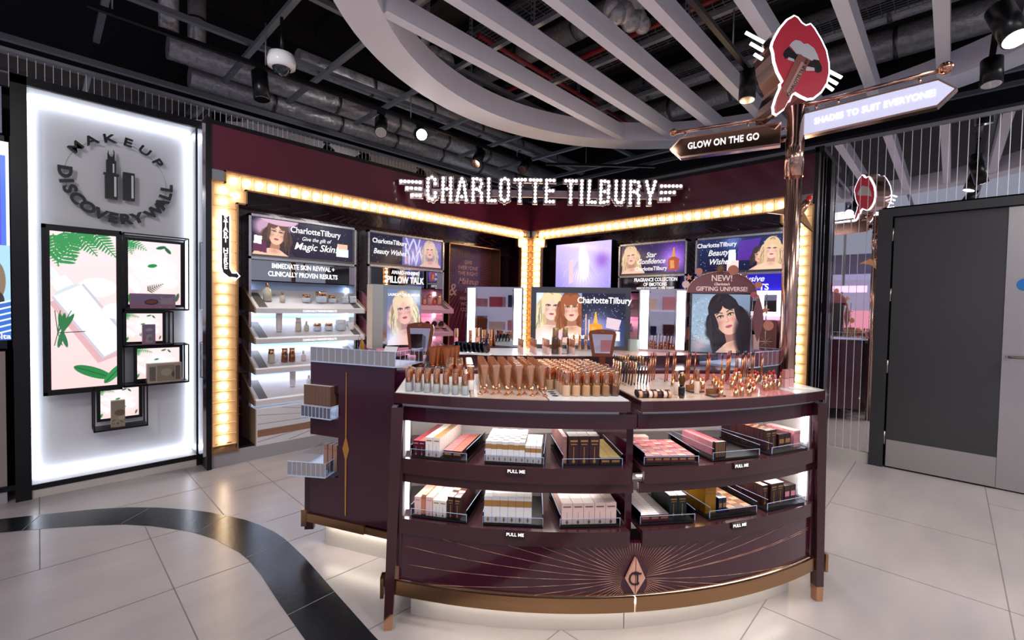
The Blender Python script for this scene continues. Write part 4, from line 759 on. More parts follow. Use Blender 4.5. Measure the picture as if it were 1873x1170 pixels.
for s in (-1, 1):
    for w0, nm in ((.02, 'leg'), (-.36, 'leg')):
        x = s*1.025; l = MB(); V = []
        for z, xx, k in ((0.0, s*1.055, .017), (.075, s*1.053, .019), (1.0, s*1.022, .026)):
            V += [(xx-k, -w0-k, z), (xx+k, -w0-k, z), (xx+k, -w0+k*1.2, z), (xx-k, -w0+k*1.2, z)]
        l.add(V[4:], [(0, 3, 2, 1), (4, 5, 6, 7), (0, 1, 5, 4), (1, 2, 6, 5), (2, 3, 7, 6), (3, 0, 4, 7)]); lg = l.build('leg', BROWN, ct)
        MB().add(V[:8], [(0, 3, 2, 1), (4, 5, 6, 7), (0, 1, 5, 4), (1, 2, 6, 5), (2, 3, 7, 6), (3, 0, 4, 7)]).build('copper_foot', COPPER, lg)
    a0, a1 = (-1.05, -.004) if s < 0 else (.004, 1.075)
    gb = arc(MB(), a0, a1, .012, -.0, .158, .222).build('gold_band', GOLD, ct)
    e = 1.05 if s < 0 else 1.075
    MB().box(min(s*e, s*(e+.045)), max(s*e, s*(e+.045)), .02, .04, .165, .222).box(min(s*(e+.03), s*(e+.045)), max(s*(e+.03), s*(e+.045)), -.01, .04, .13, .222).build('bumper_bracket', GOLD, ct)
    arc(MB(), *((-1.0, -.0015) if s < 0 else (.0015, 1.0)), -.008, -.03, .222, .448).build('base_panel', MAROON, ct)
    arc(MB(), *((-.965, -.002) if s < 0 else (.002, .965)), -.11, -.125, 0, .15).build('kick_plinth', CREAM, ct)
    u0, u1 = (-1.0, -.028) if s < 0 else (.028, 1.0)
    for zt in (.772, .503):
        d = arc(MB(), u0, u1, .004, -.02, zt-.066, zt).build('drawer', BROWN, ct)
        arc(MB(), u0, u1, -.02, 0, zt-.02, zt-.004, flat=-.34).build('drawer_floor', BROWN, d)
        if zt > .6: arc(MB(), *((-1.0, -.012) if s < 0 else (.012, 1.0)), -.012, -.03, zt-.11, zt-.067).build('drawer_apron', BROWN, ct)
        ut = -.515 if s < 0 else .50; tg = MB(); tg.x = Matrix.Translation((ut, -(wf(ut)+.008), zt)) @ Matrix.Rotation(math.asin(ut/RC), 4, 'Z')
        tg.box(-.042, .042, -.004, .0, -.030, -.002); t_ = tg.build('pull_tab', mat('tab_brown', '2e1417', .3), ct)
        tt = text('PULL ME', .019, TEXTW, t_, 0, 0, 0, 'lettering', .001, 1.05, .0003); tt.location = tg.x.translation+Vector((0, -.006, -.014)); tt.rotation_euler = (0, 0, math.asin(ut/RC))
    arc(MB(), *((-1.0, -.002) if s < 0 else (.002, 1.0)), -.015, -.05, .936, .999).build('top_rail', MAROON, ct)
    MB().box(min(s*1.0, s*1.012), max(s*1.0, s*1.012), -.02, .35, .22, .999).build('side_board', MAROON, ct)
    MB().box(min(s*.992, s*.9995), max(s*.992, s*.9995), .0, .34, .448, .936).build('side_lining', INW, ct)
    for z0, z1 in ((.79, .93), (.52, .66)): MB().box(min(s*.975, s*.99), max(s*.975, s*.99), .02, .035, z0, z1).build('led_bar', LEDW, ct)
MB().box(-1.0, 1.0, .34, .36, .22, .999).build('back_board', INW, ct); MB().box(-1.0, 1.0, .0, .34, .936, .95).box(-1.0, 1.0, .0, .34, .655, .664).build('lining_shelf', INW, ct)
MB().box(-.016, .016, -.14, .34, .44, .999).build('centre_post', MAROON, ct)
arc(MB(), -.9, .9, -.06, -.075, .148, .156).build('underglow_led', mat('soft_led', 'ffffff', .4, emis='fff3e0', es=16), ct)
for zz in (.655, .935):
    for sx in (-1, 1): MB().box(min(sx*.1, sx*.9), max(sx*.1, sx*.9), .005, .02, zz-.012, zz-.004).build('led_bar', mat('shelf_led', 'ffffff', .4, emis='fff6ee', es=26), ct)
def fl_pt(s_, z): return (s_, -(wf(max(-1.0, min(1.0, s_)))-.0065), z)
sb = MB()
for i in range(76):
    a_ = math.radians(4.2 if i == 0 else 0)+i*2*math.pi/76; dx, dz = math.cos(a_), math.sin(a_)
    if dz > -.0 : k = 1+2.2*abs(dx)**3
    z0 = .295; tz = ((.445-z0) if dz > 0 else (z0-.224))/max(1e-4, abs(dz)); tx = .98/max(1e-4, abs(dx)); t1 = min(tz, tx)
    dd = abs(dz)/.1+abs(dx)/.045; t0 = 1/dd*1.15 if False else .052+.03*abs(dz)
    if t1 > t0+.01:
        n = max(1, int((t1-t0)/.12)); sb.tube([fl_pt(dx*(t0+(t1-t0)*j/n), z0+dz*(t0+(t1-t0)*j/n)) for j in range(n+1)], .0009, 4)
sb.build('sunburst_inlay', ROSEL, ct)
em = MB()
for s in (-1, 1): em.prism([(s*.0018, .232), (s*.0018, .392), (s*.044, .30)], -.243, -.232, 'xz')
em = em.build('diamond_emblem', mat('emblem_rose', 'dda58f', .35, 0), ct); text('C', .085, mat('emblem_dark', '2a1418', .3), em, -.008, -.246, .30, 'monogram', .002, .9, 0); text('T', .075, MATS['emblem_dark'], em, .008, -.2465, .298, 'monogram', .002, .8, 0)
# tester trays
def tester_tray(u0, u1, label, plates, fz=1.02):
    t = thing('tester_tray', label, 'tray', GO, GA, 'tester trays on the counter')
    arc(MB(), u0, u1, .03, 0, fz, 1.064, flat=-.5).build('tray_body', BROWN, t)
    arc(MB(), u0+.03, u1-.03, -.02, 0, .999, fz, flat=-.4).build('plinth_strip', WHITE, t)
    for (a, b, m_) in plates: arc(MB(), a, b, .024, 0, 1.064, 1.0675, flat=-.49, n=8).build('tester_plate', m_, t)
    return t
PLW = mat('tester_white', 'dcdadb', .25, coat=.3); PLP = mat('tester_blush', 'dba99c', .25, coat=.3, noise=(18, .25)); PLR = mat('tester_pink', 'cf7f86', .25, coat=.3, noise=(14, .3)); PLG = mat('tester_beige', 'cbb2a2', .25, coat=.3, noise=(16, .25))
tester_tray(-1.035, -.05, 'brown curved tester tray holding foundation bottles and tubes', ((-1.03, -.712, PLW), (-.706, -.392, PLG), (-.386, -.055, PLW)))
tester_tray(-.005, 1.035, 'brown curved tester tray holding pencils and lipsticks', ((.0, .345, PLG), (.35, .62, PLP), (.625, .80, PLR), (.805, 1.03, PLW)))
# ---- rear unit
ru = thing('rear_counter', 'maroon counter behind the curved one, gold spear on its stepped end panel', 'counter', GO, GA)
def L(u, w): return (u, -w)
BH = 1.085; core = [L(-1.05, -.515), L(-1.12, -.49), L(-1.36, -.60), L(-1.0, -1.75), L(1.0, -1.8), L(1.4, -1.2), L(1.42, -.80), L(1.06, -.6), L(1.0, -.515)]
MB().prism(core, .16, BH).build('body', MAROON, ru)
EA, EB, EC = Vector(L(-1.617, -.726)), Vector(L(-1.207, -.545)), Vector(L(-1.10, -.455)); ed = (EB-EA).normalized(); en = Vector((-ed.y, ed.x)); en = en if en.y > 0 else -en
LE = (EC-EA).length; ed = (EC-EA).normalized(); en = Vector((-ed.y, ed.x)); en = en if en.y > 0 else -en
def epan(b, s0, s1, d0, d1, z0, z1):
    b.prism([tuple(EA+ed*s0+en*d0), tuple(EA+ed*s1+en*d0), tuple(EA+ed*s1+en*d1), tuple(EA+ed*s0+en*d1)], z0, z1)
NS = .205
ep = MB()
for s0, s1, z0, z1 in ((0, NS, .935, 1.105), (0, NS, .677, .78), (0, NS, .206, .442), (NS, LE, .206, 1.105)): epan(ep, s0, s1, 0, .02, z0, z1)
ep.build('end_panel', MAROON, ru)
sm = MB()
for z0, z1 in ((.935, 1.1), (.68, .78), (.21, .44)): epan(sm, .005, NS+.05, .02, .62, z0, z1)
sm.build('shelf_block', MAROON, ru)
epan_b = MB(); epan(epan_b, NS, NS+.01, .02, .62, .2, 1.1); epan_b.build('inner_panel', mat('end_inner', '6b4a40', .4), ru)
MB_ = MB(); epan(MB_, -.01, .40, -.015, 0, .155, .206); MB_.build('gold_band', GOLD, ru); MB_ = MB(); epan(MB_, .40, LE+.02, -.004, .01, .155, .195); MB_.build('gold_band', GOLD, ru)
MB_ = MB(); epan(MB_, .06, LE+.02, .06, .6, 0, .155); MB_.build('kick_plinth', CREAM, ru)
MB_ = MB(); epan(MB_, .08, LE, .03, .05, .14, .15); MB_.build('underglow_led', MATS['soft_led'], ru)
sp = MB(); sx = .262; pc = EA+ed*sx
def spt(ds, z): v = EA+ed*(sx+ds)-en*.003; return (v.x, v.y, z)
sp.add([spt(-.005, .235), spt(.005, .235), spt(.006, .56), spt(.024, .62), (spt(.0, .70)), spt(-.024, .62), spt(-.006, .56)], [(0, 1, 2, 3, 4, 5, 6)]); sp.add([spt(-.005, .69), spt(.005, .69), spt(.003, 1.06), spt(-.003, 1.06)], [(0, 1, 2, 3)])
sp.build('gold_spear', mat('spear_gold', 'd59a4e', .3, .5), ru)
lg = MB(); v = EA-ed*.02+en*.02; lg.bar((v.x, v.y, .10), (v.x-.0, v.y, .44), .035, .05, (1, 0, 0)); lg.build('leg', BROWN, ru)
MB().bar((v.x-.03, v.y-.005, .12), (v.x-.03, v.y-.005, .22), .03, .03, (1, 0, 0)).build('bumper_bracket', GOLD, ru)
WF2 = lambda u: -.86-.13*u*u
tr = thing('rear_tester_tray', 'long curved maroon tray with pale top, behind the pencils and foundation bottles', 'tray', GO, GA)
pts = [L(-.98+2.1*i/16, WF2(-.98+2.1*i/16)) for i in range(17)]+[L(1.12, -1.45), L(-.9, -1.68)]
MB().prism(pts, BH, 1.128).build('tray_body', BROWN, tr)
def sub(u0, u1, m_): MB().prism([L(u0+(u1-u0)*i/6, WF2(u0+(u1-u0)*i/6)-.004) for i in range(7)]+[L(u1, -1.38), L(u0, -1.38)], 1.128, 1.1305).build('tester_plate', m_, tr)
sub(-.97, -.3, PLW); sub(-.295, .34, PLW); sub(.345, 1.1, PLP)
TZ = 1.1305
def ladder_tray(name, label, A, B, d, z0, h, cells, face, items=None):   # acrylic tray with a mirrored, ribbed front; A,B world xy left/right as seen
    A, B = Vector(A[:2]), Vector(B[:2]); L_ = (B-A).length; rz = math.atan2((B-A).y, (B-A).x)
    t = thing(name, label, 'acrylic tray', (A.x, A.y, z0), rz)
    MB().box(0, L_, 0, d, 0, .006).build('floor_plate', ACE, t); MB().box(0, L_, 0, .004, .004, h).build('mirror_front', face, t)
    MB().box(L_-.004, L_, 0, d, .004, h).box(0, .004, 0, d, .004, h).box(0, L_, d-.004, d, .004, h).build('clear_wall', ACR, t)
    r = MB()
    for i in range(cells+1): x = L_*i/cells; r.box(x-.0012, x+.0012, -.002, 0, .004, h)
    r.box(0, L_, -.002, .0, h-.003, h).box(0, L_, -.002, 0, 0, .006); n = int(d/.045)
    for i in range(n+1): y = d*i/n; r.box(L_, L_+.0015, y-.001, y+.001, .004, h)
    r.box(L_, L_+.002, 0, d, h-.003, h); r.build('rib', ACE, t); return t
def EW(s, d, z=0): v = EA+ed*s+en*d; return G(v.x, -v.y, z)
MF = mat('greyed_mirror', 'bdbcb8', .3, .45)
ladder_tray('mirrored_tray', 'mirrored acrylic tray on the end of the rear counter, under the perfume bottles', EW(.01, -.01), EW(LE+.01, -.01), .28, 1.106, .088, 13, MF)
ladder_tray('mirrored_tray', 'upper small mirrored tray in the end panel, under the brown cartons', EW(-.03, -.04), EW(.185, -.04), .3, .785, .07, 8, mat('dark_mirror', '8b8d96', .2, .6))
ladder_tray('mirrored_tray', 'lower small mirrored tray sticking out of the end panel, holding slim pink cartons', EW(-.07, -.10), EW(.16, -.05), .36, .452, .085, 8, MF)
q0, q1 = G(1.06, -.575, 0), G(1.50, -.80, 0)
ladder_tray('mirrored_tray', 'mirrored acrylic tray with pink ribbed front, left of the pole', q0, q1, .35, BH+.002, .10, 9, mat('pink_mirror', 'c98a96', .1, .8))
# wire shelf right of the left tray
wsf = thing('wire_shelf', 'chrome wire shelf next to the mirrored tray and hand mirror', 'wire shelf', G(-.95, -.56, BH), GA)
r = MB(); r.tube([(0, 0, .004), (.12, 0, .004), (.12, .3, .004), (0, .3, .004), (0, 0, .004)], .003, 6)
for i in range(11): r.cyl((0, .03*i, .006), (.12, .03*i, .006), .0014, n=5); r.cyl((0, .03*i, .006), (0, .03*i, .085), .0014, n=5)
r.cyl((0, 0, .085), (0, .3, .085), .002, n=6); r.build('wire_grid', CHROME, wsf)
# ---- posters and mirrors standing on the rear unit
def stand_at(pA, pB, z0, name, label, cat): 
    A, B = Vector((pA.x, pA.y)), Vector((pB.x, pB.y)); t = thing(name, label, cat, (A.x, A.y, z0), math.atan2((B-A).y, (B-A).x)); return t, (B-A).length
FRM = mat('grey_poster_frame', '5f6469', .2, .7)
t, w = stand_at(dep(705, 626, 3.3), dep(770, 620, 3.48), 1.13, 'poster_stand', 'mirror sided lightbox with a smiling blonde, beside the mirrored tray', 'poster stand')
h = .46; MB().box(-.02, w, .002, .12, 0, h).build('housing', CHROME, t); a = Art(w-.02, h-.06, 110, '3c3868', '6d7fa0'); A = a.a; swirl(a, 14, 4, 'cfd6ff'); a.glow(A*.12, .45, .3, 'c9a0c8', .8); a.glow(A*.9, .5, .25, '6a4fb0', .8); a.woman(A*.50, .62, .62, 'e0c7a6', 'e0b2a6', 'a87a80', 'b4506c', None, .15, 'b79a86'); a.glow(A*.15, .1, .25, 'dfe6ff', .8); a.glow(A*.85, .85, .2, 'ffffff', .7); picture(a, w-.02, h-.05, .01, 0, .02, t, 'picture', .95)
text('LAUNCH YOUR GLAMOUR', .026, TEXTW, t, w*.5, -.002, h-.07, 'lettering', .001, .8, .0005)
MB().box(-.10, -.02, .0, .10, 0, h).build('side_mirror', MF, t)
def makeup_mirror(pA, pB, label, z1):
    t, w = stand_at(pA, pB, 1.13, 'makeup_mirror', label, 'mirror'); h = z1-1.13
    MB().box(0, w, .004, .03, 0, h).build('housing', CHROME, t)
    for x0, x1 in ((.012, .068), (w-.068, w-.012)): MB().box(x0, x1, -.006, .004, .02, h-.012).build('light_bar', LEDW, t)
    MB().box(.085, w-.085, -.002, .004, .02, h-.03).build('mirror_glass', MIRROR, t); MB().box(.076, .085, -.008, .004, .02, h-.012).box(w-.085, w-.076, -.008, .004, .02, h-.012).box(.076, w-.076, -.008, .004, h-.03, h-.02).build('chrome_bead', CHROME, t)
makeup_mirror(dep(852, 632, 3.62), dep(955, 632, 3.56), 'lighted makeup mirror between two white light bars, left of the corner bulbs', 1.60)
makeup_mirror(dep(1167, 632, 3.42), dep(1254, 632, 3.38), 'lighted makeup mirror between light bars, next to the arched poster', 1.60)
t, w = stand_at(dep(970, 632, 3.55), dep(1152, 632, 3.45), 1.13, 'poster_stand', 'wide framed poster of two women beside a perfume bottle scene', 'poster stand')
h = .475; MB().box(0, w, .004, .05, 0, h).build('housing', FRM, t); wa = w-.08; a = Art(wa, h-.075, 230, '12182e', '0e1430'); A = a.a; s0 = A*.52
a.poly([(s0, 0), (A, 0), (A, .5), (s0, .5)], '2a3f78', .6); a.glow(A*.76, .3, .35, '4f6fc0', .6); a.dots(70, 'cfe0ff', .008, (.53, 1, .3, 1)); bottle_art(a, A*.675, .36, .55, 'e0962e', 'f0b040'); a.poly([(A*.56, .1), (A*.575, .1), (A*.575, .6), (A*.56, .6)], 'e0b4a8').poly([(A*.595, .1), (A*.61, .1), (A*.61, .5), (A*.595, .5)], 'e8c8b8').poly([(A*.79, .35), (A*.93, .3), (A*.96, .5), (A*.8, .55)], 'd9c0cc').poly([(A*.8, .12), (A*.95, .1), (A*.95, .28), (A*.82, .3)], 'f0dce0'); a.glow(A*.85, .05, .2, 'ffffff', .7)
a.poly([(0, 0), (s0, 0), (s0, 1), (0, 1)], '7f9cc0'); a.glow(.1, .9, .4, 'dfe8f4', .9); a.woman(A*.18, .72, .62, 'e2cda2', 'eac4b2', 'b98c7a', 'c05468', 'e6dce4', -.03, 'c9ac7c', waves=4); a.woman(A*.40, .70, .60, '9a5530', 'e6bba2', 'a8705a', 'b0505c', '8d8478', .05, '7c4222', True, 1.1, waves=5)
a.poly([(A*.25, .12), (A*.36, .12), (A*.35, .24), (A*.26, .26)], 'd8b0cc').glow(A*.12, .1, .3, 'f4eef2', .8); a.C[:, int(a.nx*.52)+1:][...] = a.C[:, int(a.nx*.52)+1:]
b_ = Art(wa, h-.075, 230, '12182e', '0e1430'); k = int(a.nx*.52)
b_.poly([(s0, 0), (A, 0), (A, .5), (s0, .5)], '2a3f78', .6); b_.glow(A*.76, .3, .35, '4f6fc0', .6); b_.dots(70, 'cfe0ff', .008, (.53, 1, .3, 1)); bottle_art(b_, A*.675, .36, .55, 'e0962e', 'f0b040'); b_.poly([(A*.56, .1), (A*.575, .1), (A*.575, .6), (A*.56, .6)], 'e0b4a8').poly([(A*.595, .1), (A*.61, .1), (A*.61, .5), (A*.595, .5)], 'e8c8b8').poly([(A*.79, .35), (A*.93, .3), (A*.96, .5), (A*.8, .55)], 'd9c0cc').poly([(A*.8, .12), (A*.95, .1), (A*.95, .28), (A*.82, .3)], 'f0dce0'); b_.glow(A*.85, .05, .2, 'ffffff', .7)
a.C[:, k:] = b_.C[:, k:]
picture(a, wa, h-.075, .04, 0, .03, t, 'picture', 1.0); text('CharlotteTilbury', .066, TEXTW, t, .04+wa*.765, -.002, h-.10, 'lettering', .001, .9, .001); text('Wishes', .055, TEXTW, t, .04+wa*.44, -.002, .10, 'lettering', .001, .9, .001, shear=.3)
t, w = stand_at(dep(1261, 632, 3.36), dep(1372, 632, 3.30), 1.13, 'arched_poster', 'arched gifting poster with stars round the arch and a dark haired woman', 'poster stand')
h = .445; MB().box(0, w, .004, .03, 0, h).build('housing', FRM, t); a = Art(w-.02, h-.02, 150, '5a6478', '7c8ea8'); A = a.a; a.glow(A*.3, .6, .45, 'b8c8d8', .9); a.ell(A*.32, .55, .36, .42, '8fa6bc', 0, .1, .8)
Rr = random.Random(5)
for _ in range(260): q_ = (A*.32+.34*(Rr.random()*2-1), .55+.38*(Rr.random()*2-1)); a.line(q_, (q_[0]+.05*(Rr.random()-.5), q_[1]+.05*(Rr.random()-.5)), .008, Rr.choice(['dfe8f0', '5a6c80', 'c9d6e2', '3c4858']), .7)
a.woman(A*.60, .60, .74, '1d181f', 'dfb09c', '9c6c60', 'b85c68', None, .32, '15121a', waves=3, long=.8); a.ell(A*.93, .2, .16, .4, '17141c', .2, .4, .9); a.glow(A*.15, .12, .2, 'e8c8c0', .5)
picture(a, w-.02, h-.02, .01, 0, .01, t, 'picture', 1.0)
ar = MB(); n = 24; P = [(w/2+(w/2+.03)*math.cos(math.pi*i/n), h+.155*math.sin(math.pi*i/n)) for i in range(n+1)]; ar.prism(P, -.004, .018, 'xz'); aa = ar.build('arch_header', mat('arch_mauve', '8d5a60', .35), t)
ar = MB(); ar.tube([(x, -.006, z) for x, z in P], .0035, 6); ar.build('arch_trim', ROSEL, t)
LM = mat('arch_lettering', 'e8cfc6', .4, emis='e8cfc6', es=.35)
for s, sz, z in (('NEW!', .062, .105), ('Charlotte\'s', .026, .063), ('GIFTING UNIVERSE!', .044, .027)): text(s, sz, LM, aa, w/2, -.007, h+z, 'lettering', .001, .92, .0008, shear=.3 if sz < .03 else 0)
def star(b, cx, cz, r, n=5, q=.45, y0=-.012, y1=-.006, rot=0): b.prism([(cx+(r if i % 2 == 0 else r*q)*math.cos(math.pi/2+rot+i*math.pi/n), cz+(r if i % 2 == 0 else r*q)*math.sin(math.pi/2+rot+i*math.pi/n)) for i in range(2*n)], y0, y1, 'xz')
b = MB(); star(b, -.02, h+.11, .026, rot=.2); b.build('star', PEACH, t); b = MB(); star(b, w-.05, h+.135, .024, 6, .35); b.build('star', GOLD, t); b = MB(); star(b, w+.03, h-.02, .026); b.build('star', PEACH, t); b = MB(); star(b, w+.09, h-.12, .032); b.build('star', PEACH, t)
b = MB(); star(b, w*.47, h+.175, .045, 12, .3); b.build('star', mat('antique_gold', '8a6a45', .3, .9), t); b = MB(); star(b, w+.10, .10, .045, 8, .12); b.build('star', GOLD, t)
for x, z, r_, m_ in ((.05, h+.155, .024, PEACH), (w*.68, h+.165, .036, PEACH), (-.04, h+.06, .026, BLUSH), (w+.01, h-.01, .022, PINKG), (w+.115, .215, .035, PEACH), (w+.04, h+.06, .025, PEACH)): MB().cyl((x, -.012, z), (x, -.004, z), r_, n=20).build('bauble_disc', m_, t)
b = MB(); P = [(w+.045+.035*math.sin(math.pi*i/12), .10+.33*i/12) for i in range(13)]+[(w+.045-.035*math.sin(math.pi*i/12), .10+.33*i/12) for i in range(12, -1, -1)]; b.prism(P[:-1], -.01, .0, 'xz'); b.build('pointed_oval_side', MATS['arch_mauve'], t)
MB().cyl((w+.005, .0, 0), (w+.005, .0, h), .004, n=8).cyl((w+.10, -.002, 0), (w+.10, -.002, h), .004, n=8).build('support_rod', CHROME, t)
# ================================================================== POLE, LIPS AND ARROW SIGNS
PX = dep(1449, 400, 2.9)
pole = thing('sign_pole', 'tall rose gold mirror pole rising beside the counter to the lips sign', 'pole', (PX.x, PX.y, 0))
MB().cyl((0, 0, 0), (0, 0, 2.74), .047, n=40).build('tube', POLE, pole); MB().cyl((0, 0, 2.30), (0, 0, 2.54), .052, n=40).build('collar', POLE, pole)
DL = 2.86; o_ = dep(1465, 120, DL); RZ = YAW-math.pi/2
def face_map(o, D):
    ca, sa = math.cos(RZ), math.sin(RZ)
    def f(x, y): v = dep(x, y, D)-o; return (v.x*ca+v.y*sa, v.z)
    return f
lips = thing('lips_sign', 'glowing red lips sign biting a lipstick on top of the pole', 'sign', o_, RZ)
fm = face_map(o_, DL); c1 = lambda x, y: fm(1340+x/4.875, y/4.875)
out = [(540, 140), (580, 160), (615, 205), (645, 225), (690, 212), (730, 255), (790, 350), (840, 450), (865, 560), (870, 650), (850, 745), (800, 825), (730, 880), (670, 887), (610, 862), (560, 832), (538, 850), (520, 900), (500, 905), (460, 980), (400, 1025), (366, 1005), (360, 945), (385, 860), (420, 775), (418, 745), (440, 725), (392, 640), (362, 550), (352, 475), (335, 420), (345, 375), (370, 320), (410, 250), (470, 180)]
oc = [c1(*p) for p in out]; cxm = sum(p[0] for p in oc)/len(oc); czm = sum(p[1] for p in oc)/len(oc)
MB().prism(oc, .012, .20, 'xz').build('drum', POLE, lips); nb = MB(); nb.prism(oc, .0, .011, 'xz'); nb.build('neon_rim', NEON, lips)
def inset(P, d):
    n = len(P); R = []; A_ = sum(P[i][0]*P[(i+1) % n][1]-P[(i+1) % n][0]*P[i][1] for i in range(n)); sg = 1 if A_ > 0 else -1
    for i in range(n):
        a, b = Vector(P[i-1]), Vector(P[(i+1) % n]); t_ = (b-a).normalized(); R.append((P[i][0]-t_.y*d*sg, P[i][1]+t_.x*d*sg))
    return R
MB().prism(inset(oc, .011), -.004, .002, 'xz').build('lip_face', mat('lip_red', 'b0283a', .4, emis='b0283a', es=.25), lips)
MB().prism([c1(*p) for p in [(445, 490), (455, 460), (490, 425), (540, 470), (620, 500), (700, 540), (760, 540), (792, 605), (788, 640), (760, 652), (730, 640), (722, 605), (660, 590), (560, 560), (480, 520), (465, 530)]], -.007, -.004, 'xz').build('mouth', BLACK, lips)
MB().prism([c1(*p) for p in [(495, 415), (520, 385), (548, 368), (590, 375), (622, 402), (660, 400), (715, 440), (745, 495), (762, 545), (715, 535), (700, 550), (630, 520), (600, 495), (560, 490), (520, 440)]], -.010, -.007, 'xz').build('upper_teeth', WHITE, lips)
MB().prism([c1(*p) for p in [(480, 540), (490, 518), (540, 535), (545, 560)]], -.010, -.007, 'xz').build('lower_tooth', WHITE, lips); MB().prism([c1(*p) for p in [(650, 600), (720, 610), (725, 638), (645, 636)]], -.010, -.007, 'xz').build('lower_tooth', WHITE, lips)
tb = MB().prism([c1(*p) for p in [(572, 492), (682, 545), (500, 885), (432, 790)]], -.014, -.010, 'xz').build('lipstick_case', mat('case_rose', 'a8665c', .35, .3), lips)
MB().prism([c1(*p) for p in [(434, 792), (500, 885), (460, 965), (400, 1008), (378, 990), (382, 930)]], -.0135, -.009, 'xz').build('lipstick_bullet', mat('bullet_red', 'b84a42', .35), lips)
MB().prism([c1(*p) for p in [(600, 560), (650, 582), (500, 870), (470, 820)]], -.016, -.014, 'xz').build('case_label', mat('label_pink', 'd3a498', .4), tb)
q = c1(560, 745); text('CHARLOTTE TILBURY', .027, mat('label_dark', '2c1a1a', .4), tb, c1(572, 702)[0], -.017, c1(572, 702)[1], 'lettering', .001, .95, .0005, rot=math.radians(63))
MB().prism(inset(oc, .012), .201, .212, 'xz').build('neon_rim', NEON, lips); MB().prism(inset(oc, .024), .21, .216, 'xz').build('lip_face', MATS['lip_red'], lips)
MB().prism([c1(*p) for p in [(445, 490), (490, 425), (560, 368), (622, 402), (715, 440), (762, 545), (788, 640), (722, 605), (560, 560), (465, 530)]], .216, .219, 'xz').build('upper_teeth', WHITE, lips)
for a_, b2 in (((120, 285), (285, 372)), ((163, 380), (280, 445)), ((200, 475), (275, 520)), ((872, 625), (985, 682)), ((862, 690), (948, 738)), ((852, 750), (912, 792))):
    p_, q_ = c1(*a_), c1(*b2); MB().cyl((p_[0], .012, p_[1]), (q_[0], .012, q_[1]), .0095, n=14).build('neon_wing_bar', NEON, lips)
for p_, q_ in (((285, 380), (350, 440)), ((860, 690), (830, 700))): MB().cyl((c1(*p_)[0], .03, c1(*p_)[1]), (c1(*q_)[0], .08, c1(*q_)[1]), .006, n=8).build('wing_rod', POLE, lips)
def arrow(name, label, pA, pB, zl0, zl1, back, tip, txt, lit, ts):
    A, B = Vector((pA.x, pA.y)), Vector((pB.x, pB.y)); rz = math.atan2((B-A).y, (B-A).x); Ln = (B-A).length; t = thing('arrow_sign', label, 'sign', (A.x, A.y, (zl0+zl1)/2), rz, 'arrow signs on the pole')
    h = (zl1-zl0)/2; k = h*1.0
    P = [(0, 0), (k, h), (Ln, h), (Ln, -h), (k, -h)] if tip < 0 else [(0, h), (Ln-k, h), (Ln, 0), (Ln-k, -h), (0, -h)]
    MB().prism(P, .0, .055, 'xz').build('board', POLE, t)
    MB().prism(inset(P, .014), -.004, .0, 'xz').build('face', NEON if lit == 2 else mat('bronze_mirror_face', '8f6c58', .08, 1), t) if lit != 2 else [MB().prism(inset(P, .012), y_, y_+.004, 'xz').build('face', mat('lit_sign_face', 'a8a8c4', .4, emis='d8d8f4', es=.66), t) for y_ in (-.004, .055)]
    text(txt, ts, TEXTW if lit != 2 else mat('sign_grey_lettering', 'ffffff', .5, emis='ffffff', es=1.0), t, Ln/2+(.0 if tip < 0 else -.01), -.007, -.0, 'lettering', .003, .78, ts*(.028 if lit != 2 else .012), space=1.05)
    zt_ = h+.05; MB().cyl((0.03 if tip < 0 else -.0, .03, zt_), (Ln-.02, .03, zt_), .012, n=14).build('top_rod', POLE, t)
    for x in ((.10, Ln*.72) if tip < 0 else (.06, Ln*.25, Ln*.78)): MB().cyl((x, .03, h-.005), (x, .03, zt_), .007, n=10).build('rod_bracket', POLE, t)
    xb = .02 if tip < 0 else Ln-.05; MB().ball((xb, .03, zt_+.005), .026 if tip < 0 else .032, n=18, m_=12).build('ball_finial', ROSE, t)
    x0, x1 = (Ln, Ln+.06) if tip < 0 else (-.05, 0); MB().cyl((x0, .03, -h*.5), (x1, .03, -h*.5), .01, n=10).cyl((x0, .03, h*.5), (x1, .03, h*.5), .01, n=10).build('wall_arm', POLE, t); return t
zl = lambda x, y, D: dep(x, y, D).z
arrow('arrow_sign', 'short bronze arrow sign reading glow on the go, pointing to the name sign', dep(1225, 258, 3.30), dep(1428, 256, 2.97), zl(1330, 278, 3.12), zl(1330, 238, 3.12), 0, -1, 'GLOW ON THE GO', 1, .062)
arrow('arrow_sign', 'long glowing white arrow sign reading shades to suit everyone', dep(1468, 246, 2.86), dep(1750, 190, 2.36), 2.545, 2.695, 0, 1, 'SHADES TO SUIT EVERYONE!', 2, .052)
# shooting-star lipstick ornament behind the pole
oz = dep(1462, 395, 3.05); orn = thing('lipstick_ornament', 'red lipstick and gold star ornament sticking out behind the pole', 'ornament', oz, RZ)
fo = face_map(oz, 3.05); cc = lambda x, y: fo(1400+x/5.85, 240+y/5.85)
MB().prism([cc(*p) for p in [(30, 870), (205, 820), (340, 800), (400, 840), (450, 930), (520, 1070), (380, 960), (330, 920), (200, 890)]], .0, .02, 'xz').build('star', GOLD, orn)
p_, q_ = cc(345, 900), cc(425, 760); MB().cyl((p_[0], -.015, p_[1]), (q_[0], -.015, q_[1]), .022, n=16).build('case', ROSE, orn)
p_, q_ = cc(385, 830), cc(455, 715); b = MB().cyl((p_[0], -.016, p_[1]), (q_[0], -.016, q_[1]), .019, .017, n=16); b.ball((q_[0], -.016, q_[1]), .017); b.build('bullet', mat('lipstick_red', 'd8231c', .25, coat=.4), orn)
